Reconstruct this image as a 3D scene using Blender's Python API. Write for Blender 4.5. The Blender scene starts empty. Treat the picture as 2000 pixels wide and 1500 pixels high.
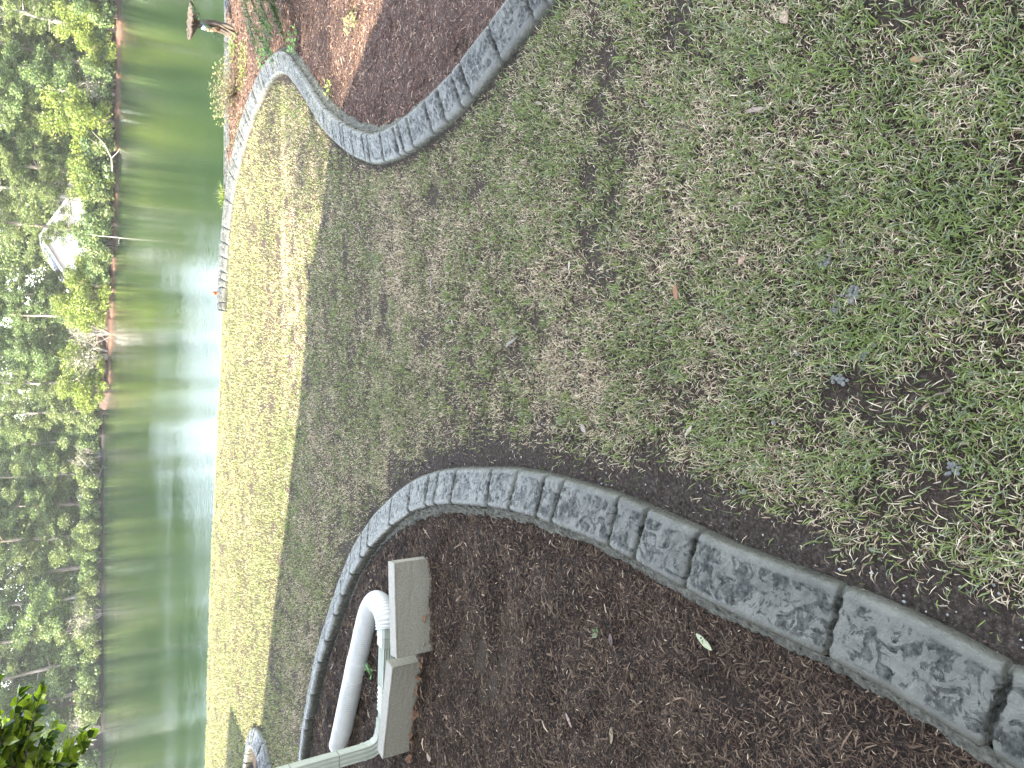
import bpy, math, random
import numpy as np
from mathutils import Vector, Matrix
random.seed(7)
S = bpy.context.scene
COL = S.collection

# ------------------------------------------------------------------ camera
H = 1.6; TH = math.radians(32.0)
cd = bpy.data.cameras.new("camera"); cam = bpy.data.objects.new("camera", cd); COL.objects.link(cam)
st, ct = math.sin(TH), math.cos(TH)
cam.matrix_world = Matrix(((0, 1, 0, 0), (-st, 0, -ct, 0), (-ct, 0, st, H), (0, 0, 0, 1)))
cd.sensor_width = 36.0; cd.lens = 36.0 * 1390 / 2000
cd.clip_start = 0.05; cd.clip_end = 900
S.camera = cam

# ------------------------------------------------------------------ light
SUN = Vector((-3.5, -1.0, 2.9)).normalized()
w = bpy.data.worlds.new("World"); S.world = w; w.use_nodes = True
nt = w.node_tree; bg = nt.nodes["Background"]
sky = nt.nodes.new("ShaderNodeTexSky"); sky.sky_type = 'NISHITA'; sky.sun_disc = False
sky.sun_elevation = math.asin(SUN.z); sky.sun_rotation = math.atan2(SUN.x, SUN.y)
sky.air_density = 1.0; sky.dust_density = 0.1; sky.ozone_density = 1.0
hs = nt.nodes.new("ShaderNodeHueSaturation"); hs.inputs["Saturation"].default_value = 0.46      # milky humid summer sky
nt.links.new(sky.outputs[0], hs.inputs["Color"]); nt.links.new(hs.outputs["Color"], bg.inputs[0]); bg.inputs[1].default_value = 0.15
ld = bpy.data.lights.new("sun", 'SUN'); sun = bpy.data.objects.new("sun", ld); COL.objects.link(sun)
ld.energy = 4.0; ld.angle = math.radians(0.55); ld.color = (1.0, 0.91, 0.74)
sun.rotation_euler = SUN.to_track_quat('Z', 'Y').to_euler()
vs = S.view_settings
vs.view_transform = 'Standard'; vs.look = 'None'; vs.gamma = 1.0; vs.exposure = 3.25
S.cycles.max_bounces = 8; S.cycles.transparent_max_bounces = 8

# ------------------------------------------------------------------ helpers
def tag(o, label=None, cat=None, group=None, kind=None):
    if label: o["label"] = label
    if cat: o["category"] = cat
    if group: o["group"] = group
    if kind: o["kind"] = kind
    return o

def empty(name, loc=(0, 0, 0), rz=0):
    o = bpy.data.objects.new(name, None); o.empty_display_size = 0.1
    o.location = loc; o.rotation_euler = (0, 0, rz); COL.objects.link(o); return o

def link(name, me, mat=None, parent=None):
    o = bpy.data.objects.new(name, me); COL.objects.link(o)
    if mat and not me.materials: me.materials.append(mat)
    if parent: o.parent = parent
    return o

def np_mesh(name, V, groups, smooth=False, col=None, attrs=None):
    """V (n,3); groups: list of int arrays (m,k) of polygons"""
    me = bpy.data.meshes.new(name)
    V = np.ascontiguousarray(V, dtype=np.float32)
    me.vertices.add(len(V)); me.vertices.foreach_set("co", V.ravel())
    loops = np.concatenate([g.ravel() for g in groups]).astype(np.int32)
    tot = np.concatenate([np.full(len(g), g.shape[1]) for g in groups]).astype(np.int32)
    start = np.concatenate([[0], np.cumsum(tot)[:-1]]).astype(np.int32)
    me.loops.add(len(loops)); me.loops.foreach_set("vertex_index", loops)
    me.polygons.add(len(tot)); me.polygons.foreach_set("loop_start", start)
    try: me.polygons.foreach_set("loop_total", tot)
    except Exception: pass
    me.polygons.foreach_set("use_smooth", np.full(len(tot), smooth))
    if col is not None:
        a = me.attributes.new("Col", 'FLOAT_COLOR', 'POINT')
        c = np.ones((len(V), 4), np.float32); c[:, :3] = col
        a.data.foreach_set("color", c.ravel())
    for k, v in (attrs or {}).items():
        a = me.attributes.new(k, 'FLOAT', 'POINT'); a.data.foreach_set("value", np.asarray(v, np.float32))
    me.update(calc_edges=True); me.validate()
    return me

class MB:
    """collects shapes for one mesh"""
    def __init__(s): s.v = []; s.f = []
    def add(s, vs, fs):
        n = len(s.v); s.v += [tuple(v) for v in vs]; s.f += [tuple(i + n for i in f) for f in fs]; return s
    def box(s, c, d, M=None):
        vs = [Vector((c[0] + x * d[0] / 2, c[1] + y * d[1] / 2, c[2] + z * d[2] / 2)) for x in (-1, 1) for y in (-1, 1) for z in (-1, 1)]
        if M: vs = [M @ v for v in vs]
        return s.add(vs, [(0, 1, 3, 2), (4, 6, 7, 5), (0, 4, 5, 1), (2, 3, 7, 6), (0, 2, 6, 4), (1, 5, 7, 3)])
    def tube(s, pts, rad, n=8, cap=True):
        pts = [Vector(p) for p in pts]; k = len(pts)
        if not hasattr(rad, '__len__'): rad = [rad] * k
        rings = []; up = Vector((0.13, 0.21, 1)).normalized()
        for i, p in enumerate(pts):
            t = (pts[min(i + 1, k - 1)] - pts[max(i - 1, 0)]).normalized()
            a = t.cross(up)
            if a.length < 0.2: a = t.cross(Vector((1, 0.1, 0)))
            a.normalize(); b = t.cross(a)
            rings.append([p + (a * math.cos(2 * math.pi * j / n) + b * math.sin(2 * math.pi * j / n)) * rad[i] for j in range(n)])
        fs = [(i * n + j, i * n + (j + 1) % n, (i + 1) * n + (j + 1) % n, (i + 1) * n + j) for i in range(k - 1) for j in range(n)]
        if cap: fs += [tuple(range(n))[::-1], tuple((k - 1) * n + j for j in range(n))]
        return s.add([v for r in rings for v in r], fs)
    def blob(s, c, r, seg=8, rings=6, noise=0.0, seed=0):
        rnd = random.Random(seed); vs = []; fs = []
        for i in range(rings + 1):
            for j in range(seg):
                a = math.pi * i / rings; b = 2 * math.pi * j / seg; q = 1 + rnd.uniform(-noise, noise)
                vs.append((c[0] + r[0] * q * math.sin(a) * math.cos(b), c[1] + r[1] * q * math.sin(a) * math.sin(b), c[2] + r[2] * q * math.cos(a)))
        for i in range(rings):
            for j in range(seg): fs.append((i * seg + j, i * seg + (j + 1) % seg, (i + 1) * seg + (j + 1) % seg, (i + 1) * seg + j))
        return s.add(vs, fs)
    def build(s, name, mat, parent=None, smooth=False):
        me = bpy.data.meshes.new(name); me.from_pydata(s.v, [], s.f); me.validate()
        if smooth: me.polygons.foreach_set("use_smooth", [True] * len(me.polygons))
        me.update(); return link(name, me, mat, parent)

def vnoise(x, y, seed=0):
    """value noise in 0..1"""
    xi = np.floor(x).astype(np.int64); yi = np.floor(y).astype(np.int64)
    fx = x - xi; fy = y - yi; fx = fx * fx * (3 - 2 * fx); fy = fy * fy * (3 - 2 * fy)
    def h(a, b):
        n = (a * 374761393 + b * 668265263 + seed * 974634777) & 0xffffffff
        n = ((n ^ (n >> 13)) * 1274126177) & 0xffffffff
        return ((n ^ (n >> 16)) & 0xffff) / 65535.0
    return (h(xi, yi) * (1 - fx) + h(xi + 1, yi) * fx) * (1 - fy) + (h(xi, yi + 1) * (1 - fx) + h(xi + 1, yi + 1) * fx) * fy
def fbm(x, y, seed=0, o=4):
    r = 0; a = 0.5; t = 0
    for i in range(o): r = r + a * vnoise(x * 2 ** i + 17.3 * i, y * 2 ** i - 9.1 * i, seed + i); t += a; a *= 0.5
    return r / t

def resample(P, step, z=0.0):
    """Catmull-Rom through 2-D points, sampled every step metres"""
    P = np.array(P, float); Q = np.vstack([2 * P[0] - P[1], P, 2 * P[-1] - P[-2]]); out = []
    for i in range(1, len(Q) - 2):
        p0, p1, p2, p3 = Q[i - 1], Q[i], Q[i + 1], Q[i + 2]
        for t in np.linspace(0, 1, 24, endpoint=False):
            out.append(0.5 * (2 * p1 + (p2 - p0) * t + (2 * p0 - 5 * p1 + 4 * p2 - p3) * t * t + (3 * p1 - p0 - 3 * p2 + p3) * t ** 3))
    out.append(Q[-2]); out = np.array(out)
    s = np.concatenate([[0], np.cumsum(np.hypot(*np.diff(out, axis=0).T))])
    n = int(s[-1] / step) + 1; q = np.linspace(0, s[-1], n)
    return np.stack([np.interp(q, s, out[:, 0]), np.interp(q, s, out[:, 1])], 1), q

def inside(px, py, poly):
    r = np.zeros(px.shape, bool); n = len(poly)
    for i in range(n):
        x1, y1 = poly[i]; x2, y2 = poly[(i + 1) % n]
        if y1 == y2: continue
        c = ((y1 > py) != (y2 > py)) & (px < (x2 - x1) * (py - y1) / (y2 - y1) + x1)
        r ^= c
    return r
def dist_line(px, py, L):
    d = np.full(px.shape, 1e9)
    for i in range(len(L) - 1):
        a = L[i]; b = L[i + 1]; vx, vy = b[0] - a[0], b[1] - a[1]
        t = np.clip(((px - a[0]) * vx + (py - a[1]) * vy) / (vx * vx + vy * vy + 1e-12), 0, 1)
        d = np.minimum(d, (px - a[0] - t * vx) ** 2 + (py - a[1] - t * vy) ** 2)
    return np.sqrt(d)

# ------------------------------------------------------------------ materials
def mat(name, base=(0.5, 0.5, 0.5), rough=0.7, spec=0.5, metal=0.0):
    m = bpy.data.materials.new(name); m.use_nodes = True; p = m.node_tree.nodes["Principled BSDF"]
    p.inputs["Base Color"].default_value = (*base, 1); p.inputs["Roughness"].default_value = rough
    p.inputs["Specular IOR Level"].default_value = spec; p.inputs["Metallic"].default_value = metal
    return m
def nodes(m): return m.node_tree, m.node_tree.nodes["Principled BSDF"]
def noise(t, scale, detail=4, rough=0.6, vec=None, dist=0.0):
    n = t.nodes.new("ShaderNodeTexNoise"); n.inputs["Scale"].default_value = scale
    n.inputs["Detail"].default_value = detail; n.inputs["Roughness"].default_value = rough; n.inputs["Distortion"].default_value = dist
    if vec is not None: t.links.new(vec, n.inputs["Vector"])
    return n.outputs["Fac"]
def coords(t, scale=(1, 1, 1)):
    c = t.nodes.new("ShaderNodeTexCoord"); mp = t.nodes.new("ShaderNodeMapping"); mp.inputs["Scale"].default_value = scale
    t.links.new(c.outputs["Object"], mp.inputs["Vector"]); return mp.outputs["Vector"]
def ramp(t, fac, stops):
    r = t.nodes.new("ShaderNodeValToRGB"); e = r.color_ramp.elements
    while len(e) < len(stops): e.new(0.5)
    for i, (p, c) in enumerate(stops): e[i].position = p; e[i].color = (*c, 1) if len(c) == 3 else c
    t.links.new(fac, r.inputs["Fac"]); return r.outputs["Color"]
def mixc(t, fac, a, b, mode='MIX'):
    n = t.nodes.new("ShaderNodeMix"); n.data_type = 'RGBA'; n.blend_type = mode
    for i, v in ((0, fac), (6, a), (7, b)):
        if hasattr(v, 'is_linked') or hasattr(v, 'links'): t.links.new(v, n.inputs[i])
        else: n.inputs[i].default_value = v if i == 0 else (*v, 1)
    return n.outputs[2]
def bump(t, p, h, strength, dist, prev=None):
    b = t.nodes.new("ShaderNodeBump"); b.inputs["Strength"].default_value = strength; b.inputs["Distance"].default_value = dist
    t.links.new(h, b.inputs["Height"])
    if prev is not None: t.links.new(prev, b.inputs["Normal"])
    t.links.new(b.outputs["Normal"], p.inputs["Normal"]); return b.outputs["Normal"]
def noisy(name, stops, scale, rough=0.8, bs=0.4, bd=0.01, bscale=None, spec=0.4, detail=6, sc=(1, 1, 1)):
    m = mat(name, rough=rough, spec=spec); t, p = nodes(m); v = coords(t, sc)
    t.links.new(ramp(t, noise(t, scale, detail, 0.65, v), stops), p.inputs["Base Color"])
    if bs: bump(t, p, noise(t, bscale or scale * 3, 6, 0.7, v), bs, bd)
    return m
def attrmat(name, rough=0.6, spec=0.35, trans=0.0, tcol=(1, 1, 1)):
    """per-piece own colour, with optional light through the leaf"""
    m = mat(name, rough=rough, spec=spec); t, p = nodes(m)
    a = t.nodes.new("ShaderNodeAttribute"); a.attribute_name = "Col"
    t.links.new(a.outputs["Color"], p.inputs["Base Color"])
    if trans:
        tr = t.nodes.new("ShaderNodeBsdfTranslucent"); t.links.new(mixc(t, 1.0, a.outputs["Color"], tcol, 'MULTIPLY'), tr.inputs["Color"])
        mx = t.nodes.new("ShaderNodeMixShader"); mx.inputs[0].default_value = trans
        t.links.new(p.outputs[0], mx.inputs[1]); t.links.new(tr.outputs[0], mx.inputs[2])
        t.links.new(mx.outputs[0], t.nodes["Material Output"].inputs["Surface"])
    return m

# soil with thatch under the grass; the attribute "bare" says how bare the ground is
m_soil = mat("lawn_soil", rough=0.95, spec=0.2); t, p = nodes(m_soil); v = coords(t)
fine = noise(t, 260, 4, 0.7, v); mid = noise(t, 22, 5, 0.65, v)
thatch = ramp(t, fine, [(0.36, (0.020, 0.014, 0.010)), (0.56, (0.065, 0.048, 0.033)), (0.74, (0.24, 0.19, 0.13))])
soil = ramp(t, noise(t, 90, 6, 0.75, v), [(0.36, (0.016, 0.011, 0.008)), (0.52, (0.052, 0.039, 0.030)), (0.68, (0.13, 0.105, 0.086))])
at = t.nodes.new("ShaderNodeAttribute"); at.attribute_name = "bare"
t.links.new(mixc(t, at.outputs["Fac"], thatch, soil), p.inputs["Base Color"])
n1 = bump(t, p, mid, 0.7, 0.04); bump(t, p, fine, 0.9, 0.010, n1)

m_grass = attrmat("grass_blades", rough=0.55, spec=0.35, trans=0.3, tcol=(1.0, 1.0, 0.8))
m_mulchbase = noisy("mulch_base", [(0.3, (0.010, 0.007, 0.005)), (0.55, (0.032, 0.021, 0.015)), (0.8, (0.085, 0.058, 0.042))], 120, rough=0.95, bs=0.9, bd=0.012, bscale=150)
m_chip = attrmat("mulch_shreds", rough=0.85, spec=0.2)

# stamped wet concrete: greenish grey body, darker slate stain on the upper face
m_curb = mat("stamped_concrete", rough=0.3, spec=0.42); t, p = nodes(m_curb); v = coords(t)
body = ramp(t, noise(t, 9, 5, 0.6, v), [(0.3, (0.050, 0.050, 0.038)), (0.7, (0.095, 0.093, 0.074))])
st1 = ramp(t, noise(t, 21, 7, 0.68, v, 1.0), [(0.485, (0, 0, 0)), (0.515, (1, 1, 1))])
st2 = ramp(t, noise(t, 70, 4, 0.6, v), [(0.35, (0.35, 0.35, 0.35)), (0.7, (1, 1, 1))])
topa = t.nodes.new("ShaderNodeAttribute"); topa.attribute_name = "face"
f1 = t.nodes.new("ShaderNodeMath"); f1.operation = 'MULTIPLY'; t.links.new(st1, f1.inputs[0]); t.links.new(topa.outputs["Fac"], f1.inputs[1])
f2 = t.nodes.new("ShaderNodeMath"); f2.operation = 'MULTIPLY'; t.links.new(f1.outputs[0], f2.inputs[0]); t.links.new(st2, f2.inputs[1])
stain = ramp(t, noise(t, 40, 3, 0.6, v), [(0.35, (0.004, 0.005, 0.003)), (0.75, (0.014, 0.016, 0.017))])
c1 = mixc(t, f2.outputs[0], body, stain)
sp = ramp(t, noise(t, 420, 2, 0.5, v), [(0.70, (0, 0, 0)), (0.78, (1, 1, 1))])
t.links.new(mixc(t, f2.outputs[0], (0.42, 0.42, 0.42), (0.10, 0.10, 0.10)), p.inputs["Specular IOR Level"])
spf = t.nodes.new("ShaderNodeMath"); spf.operation = 'MULTIPLY'; spf.inputs[1].default_value = 0.35; t.links.new(sp, spf.inputs[0])
t.links.new(mixc(t, spf.outputs[0], c1, (0.20, 0.20, 0.18)), p.inputs["Base Color"])
t.links.new(ramp(t, noise(t, 30, 4, 0.6, v), [(0.3, (0.14, 0.14, 0.14)), (0.75, (0.36, 0.36, 0.36))]), p.inputs["Roughness"])
n1 = bump(t, p, noise(t, 45, 6, 0.65, v, 1.0), 0.6, 0.008); bump(t, p, noise(t, 480, 3, 0.6, v), 0.25, 0.0015, n1)

m_mortar = noisy("rough_mortar", [(0.3, (0.05, 0.049, 0.038)), (0.7, (0.19, 0.185, 0.145))], 60, rough=0.95, bs=0.9, bd=0.01, bscale=130)
m_block = noisy("concrete_block", [(0.3, (0.15, 0.135, 0.10)), (0.5, (0.215, 0.20, 0.15)), (0.75, (0.33, 0.30, 0.23))], 150, rough=0.93, bs=0.5, bd=0.003, bscale=260)
m_block_lit = noisy("lit_concrete", [(0.3, (0.24, 0.225, 0.185)), (0.7, (0.36, 0.335, 0.28))], 120, rough=0.92, bs=0.5, bd=0.003, bscale=260)  # block concrete lightened: light on the top face put into its colour
m_splat = noisy("spilled_mortar", [(0.3, (0.12, 0.12, 0.11)), (0.7, (0.22, 0.22, 0.20))], 200, rough=0.95, bs=0.6, bd=0.003)
m_gutter = noisy("painted_metal", [(0.3, (0.28, 0.295, 0.235)), (0.8, (0.35, 0.365, 0.295))], 14, rough=0.38, bs=0.0, spec=0.5)
m_pipe = noisy("white_plastic", [(0.25, (0.40, 0.395, 0.36)), (0.7, (0.49, 0.48, 0.44))], 9, rough=0.42, bs=0.0, spec=0.5)
m_seam = mat("seam_sealer", (0.16, 0.16, 0.13), 0.8)
m_bank = noisy("far_bank_soil", [(0.3, (0.035, 0.022, 0.016)), (0.5, (0.085, 0.042, 0.028)), (0.75, (0.20, 0.10, 0.065))], 0.9, rough=0.95, bs=0.5, bd=0.15, bscale=3, detail=10)
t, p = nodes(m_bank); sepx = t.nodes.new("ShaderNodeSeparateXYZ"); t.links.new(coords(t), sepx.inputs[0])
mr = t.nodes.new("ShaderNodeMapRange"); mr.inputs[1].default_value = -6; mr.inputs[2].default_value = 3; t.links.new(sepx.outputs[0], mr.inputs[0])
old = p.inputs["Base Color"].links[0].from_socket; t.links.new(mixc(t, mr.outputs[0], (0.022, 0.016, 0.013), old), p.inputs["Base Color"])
m_bark = noisy("pine_bark", [(0.3, (0.10, 0.075, 0.055)), (0.7, (0.36, 0.30, 0.25))], 5, rough=0.9, bs=0.6, bd=0.03, sc=(1, 1, 0.25))
m_palebark = noisy("pale_bark", [(0.3, (0.16, 0.14, 0.115)), (0.7, (0.32, 0.29, 0.25))], 6, rough=0.85, bs=0.3, bd=0.02)
m_leaf = attrmat("tree_leaves", rough=0.5, spec=0.4, trans=0.32, tcol=(1.0, 1.0, 0.6))
m_shrubleaf = attrmat("glossy_leaves", rough=0.24, spec=0.6, trans=0.45, tcol=(1.3, 1.5, 0.5))
m_twig = noisy("twig_bark", [(0.3, (0.06, 0.045, 0.03)), (0.7, (0.20, 0.16, 0.11))], 60, rough=0.85, bs=0.3, bd=0.002)

# pond water: murky green body, small wind ripples
m_water = mat("pond_water", (0.007, 0.021, 0.008), 0.03, 0.5); t, p = nodes(m_water)
p.inputs["IOR"].default_value = 1.33
v1 = coords(t, (0.55, 1.5, 1)); v2 = coords(t, (0.05, 0.12, 1))
rip = noise(t, 5.5, 4, 0.6, v1); gust = ramp(t, noise(t, 1.0, 3, 0.5, v2), [(0.42, (0.4, 0.4, 0.4)), (0.68, (1, 1, 1))])
rm = t.nodes.new("ShaderNodeMath"); rm.operation = 'MULTIPLY'; t.links.new(rip, rm.inputs[0]); t.links.new(gust, rm.inputs[1])
bump(t, p, rm.outputs[0], 0.13, 0.10)

# ------------------------------------------------------------------ plan of the yard
LEFT_EDGE = [(-1.15, -1.6), (-0.78, -0.5), (-0.66, 0.1), (-0.60, 0.45), (-0.55, 0.68), (-0.51, 0.84), (-0.48, 1.05), (-0.45, 1.36), (-0.41, 1.6), (-0.37, 1.86), (-0.35, 2.2), (-0.35, 2.5), (-0.375, 2.8), (-0.41, 3.1), (-0.46, 3.33), (-0.53, 3.55), (-0.64, 3.8), (-0.80, 4.09), (-0.94, 4.3), (-1.1, 4.5), (-1.29, 4.68), (-1.45, 4.82), (-1.69, 5.02), (-1.94, 5.21), (-2.21, 5.37), (-2.47, 5.51), (-2.72, 5.62), (-3.02, 5.71), (-3.6, 5.82), (-5, 5.92), (-8, 6.0)]
RIGHT_EDGE = [(0.86, 8.95), (1.16, 8.90), (1.48, 8.78), (1.78, 8.64), (2.06, 8.47), (2.27, 8.24), (2.45, 7.95), (2.58, 7.65), (2.68, 7.3), (2.745, 6.93), (2.75, 6.6), (2.69, 6.3), (2.57, 6.04), (2.38, 5.77), (2.12, 5.44), (1.87, 5.13), (1.71, 4.88), (1.6, 4.69), (1.48, 4.46), (1.34, 4.12), (1.285, 3.88), (1.265, 3.68), (1.26, 3.49), (1.265, 3.28), (1.28, 3.1), (1.30, 2.93), (1.34, 2.75), (1.38, 2.57), (1.44, 2.33), (1.51, 2.05), (1.62, 1.6), (1.78, 1.0), (1.95, 0.3), (2.1, -0.8), (2.2, -1.6)]
WALL_EDGE = [(1.95, 8.68), (2.4, 8.66), (3.2, 8.64), (4.6, 8.62), (6.5, 8.63), (9.0, 8.70), (12, 8.8)]
LOOP_EDGE = [(-9, 8.95), (-6.2, 8.3), (-4.5, 7.92), (-3.92, 7.76), (-3.6, 7.60), (-3.42, 7.36), (-3.38, 7.08), (-3.46, 6.82), (-3.70, 6.63), (-4.3, 6.52), (-6, 6.55), (-9, 6.6)]
JG = [(-0.55, 0.655), (-0.49, 1.02), (-0.43, 1.47), (-0.4, 1.69), (-0.37, 1.82), (-0.36, 2.15), (-0.35, 2.26), (-0.35, 2.46), (-0.36, 2.66), (-0.4, 3.0), (-0.43, 3.19), (-0.45, 3.3), (-0.52, 3.52), (-0.63, 3.79), (-0.84, 4.15), (-0.93, 4.28), (-1.09, 4.47), (-1.29, 4.67), (-1.44, 4.82), (-1.69, 5.03), (-1.9, 5.17), (-2.22, 5.36), (-2.46, 5.49), (-2.56, 5.54), (-2.87, 5.68)]
JR = [(1.44, 2.34), (1.37, 2.59), (1.32, 2.86), (1.3, 2.95), (1.28, 3.11), (1.27, 3.26), (1.26, 3.49), (1.27, 3.61), (1.27, 3.68), (1.29, 3.89), (1.34, 4.12), (1.37, 4.21), (1.46, 4.42), (1.54, 4.59), (1.57, 4.66), (1.68, 4.82), (1.8, 5.03), (2.01, 5.31), (2.24, 5.58), (2.39, 5.8)]
Lc, _ = resample(LEFT_EDGE, 0.08); Rc, _ = resample(RIGHT_EDGE, 0.08); Wc, _ = resample(WALL_EDGE, 0.2); Pc, _ = resample(LOOP_EDGE, 0.08)
def offs(P, d):
    T = np.gradient(P, axis=0); T /= np.linalg.norm(T, axis=1)[:, None]
    return P + np.stack([-T[:, 1], T[:, 0]], 1) * d      # to the left of travel
poly_left = list(map(tuple, offs(Lc, 0.19))) + [(-9, 6.1), (-12, 6.1), (-12, -2.4), (-1.1, -2.4)]
poly_right = list(map(tuple, offs(Rc, 0.19))) + [(2.3, -2.4), (12, -2.4), (12, 8.78), (8, 8.72), (4.6, 8.66), (1.9, 8.78)]
poly_loop = list(map(tuple, offs(Pc, -0.09)))
poly_lawn_holes = (list(map(tuple, Lc)) + [(-12, 6.0), (-12, -2.4), (-1.15, -2.4)],
                   list(map(tuple, Rc)) + [(2.2, -2.4), (12, -2.4), (12, 8.95), (1.5, 8.95)], list(map(tuple, Pc)))
EX = [-60, -25, -12, -5.2, -2.5, 0, 1, 2.3, 5, 12, 40, 60]; EY = [15, 12.6, 11.6, 10.42, 10.0, 9.32, 9.12, 8.96, 8.92, 9.1, 12, 14]
def edgeY(x): return np.interp(x, EX, EY)
SX = [-90, -46, -10, -3.4, -2.2, -0.8, 2.4, 14.5, 29, 45, 80, 110]; SY = [97, 94, 92.5, 91.5, 83, 77.6, 76.5, 66, 61.3, 57, 50, 46]
def shoreY(x): return np.interp(x, SX, SY)
def sstep(a, b, x): q = np.clip((x - a) / (b - a), 0, 1); return q * q * (3 - 2 * q)
def nearz(x, y):
    e = edgeY(x)
    return (fbm(x * 1.3, y * 1.3, 3, 3) - 0.5) * 0.03 - 2.6 * sstep(0.05, 4.0, y - e) - 0.02 * sstep(-0.5, 0.05, y - e)
def farz(x, y):
    d = y - shoreY(x)
    bankz = np.interp(d, [-6, -0.6, 0, 0.7, 3.0, 9, 30], [-3.2, -2.3, -1.79, -1.58, -1.40, -1.2, -0.8])
    return bankz + (fbm(x * 0.5, y * 0.5, 5, 4) - 0.5) * 0.3 * sstep(-0.2, 2.5, d)

def grid(name, x0, x1, nx, y0, y1, ny, zf, mt, attrs=None, keep=None, smooth=True):
    X, Y = np.meshgrid(np.linspace(x0, x1, nx), np.linspace(y0, y1, ny)); Z = zf(X, Y)
    V = np.stack([X.ravel(), Y.ravel(), Z.ravel()], 1)
    i = np.arange(nx * ny).reshape(ny, nx)
    F = np.stack([i[:-1, :-1].ravel(), i[:-1, 1:].ravel(), i[1:, 1:].ravel(), i[1:, :-1].ravel()], 1)
    if keep is not None:
        c = V[F].mean(1); k = keep(c[:, 0], c[:, 1]); F = F[k]
        u, inv = np.unique(F, return_inverse=True); V = V[u]; F = inv.reshape(-1, 4)
    a = {k: f(V[:, 0], V[:, 1]) for k, f in (attrs or {}).items()}
    me = np_mesh(name, V, [F], smooth, attrs=a)
    return link(name, me, mt)

def bare(x, y):
    """0 grassy .. 1 bare soil"""
    dl = dist_line(x, y, Lc[::2]); dr = dist_line(x, y, Rc[::2]); dp = dist_line(x, y, Pc[::2])
    nz = fbm(x * 6, y * 6, 11, 4)
    wl = np.interp(y, [0.3, 1.2, 2.2, 3.0, 3.8, 5.0], [0.21, 0.19, 0.25, 0.25, 0.15, 0.07])
    b = np.clip(1.25 - (dl + (nz - 0.5) * 0.16) / wl, 0, 1)
    b = np.maximum(b, np.clip(1.1 - (dr + (nz - 0.5) * 0.05) / 0.085, 0, 1))
    b = np.maximum(b, np.clip(1.1 - (dp + (nz - 0.5) * 0.05) / 0.06, 0, 1))
    b = np.maximum(b, 0.8 * sstep(0.61, 0.76, fbm(x * 4.5, y * 4.5, 23, 5)))
    b = np.maximum(b, 0.62 * np.exp(-(((x - 0.0) / 0.42) ** 2 + ((y - 2.75) / 0.55) ** 2)) * sstep(0.38, 0.6, nz))
    return np.clip(b, 0, 1)

# ------------------------------------------------------------------ setting
tag(grid("lawn_ground", -12, 12, 360, -3, 13.6, 260, nearz, m_soil, {"bare": bare}), kind="structure")
tag(grid("terrain", -110, 120, 260, 38, 170, 150, farz, m_bank), kind="structure")
lo = MB(); lo.add([(-600, -600, -4), (600, -600, -4), (600, 900, -4), (-600, 900, -4)], [(0, 1, 2, 3)])
tag(lo.build("ground", m_bank), kind="structure")
wt = MB(); wt.add([(-200, 9.5, -1.8), (200, 9.5, -1.8), (200, 120, -1.8), (-200, 120, -1.8)], [(0, 1, 2, 3)])
tag(wt.build("pond_water", m_water), kind="structure")
# ground behind the camera and beyond the yard
def outer(x, y): return np.full(x.shape, -0.06) - 2.6 * sstep(0, 4, y - edgeY(x))
tag(grid("yard_ground", -60, 60, 120, -40, 18, 58, outer, m_soil, {"bare": lambda x, y: 0.3 + 0 * x}, keep=lambda x, y: ~((np.abs(x) < 11.6) & (y > -2.8))), kind="structure")
def bedz(x, y):
    lump = (fbm(x * 5, y * 5, 31, 4) - 0.45) * 0.105 + (fbm(x * 14, y * 14, 37, 2) - 0.5) * 0.012
    mound = 0.05 * np.exp(-(((x + 1.0) / 0.16) ** 2 + ((y - 1.45) / 0.14) ** 2)) - 0.035 * np.exp(-(((x + 0.86) / 0.025) ** 2 + ((y - 1.42) / 0.12) ** 2))
    edge = sstep(0.0, 0.22, np.minimum(dist_line(x, y, Lc[::2]), dist_line(x, y, Rc[::2])) - 0.15)
    return 0.012 + (lump + mound) * edge
m_bedR = noisy("weathered_mulch", [(0.3, (0.035, 0.022, 0.017)), (0.55, (0.085, 0.052, 0.040)), (0.8, (0.16, 0.10, 0.078))], 90, rough=0.95, bs=0.9, bd=0.012, bscale=130)
tag(grid("mulch_bed_ground", -9, 0, 330, -2.4, 6.2, 320, bedz, m_mulchbase, keep=lambda x, y: inside(x, y, poly_left)), kind="structure")
tag(grid("pond_side_bed_ground", 0.6, 12, 400, -2.4, 9.0, 400, lambda x, y: bedz(x, y) * 0.9, m_bedR, keep=lambda x, y: inside(x, y, poly_right)), kind="structure")
tag(grid("small_bed_ground", -9, -3.3, 110, 6.4, 9.0, 60, lambda x, y: 0.012 + (fbm(x * 5, y * 5, 41, 3) - 0.5) * 0.03, m_mulchbase, keep=lambda x, y: inside(x, y, poly_loop)), kind="structure")

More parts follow.
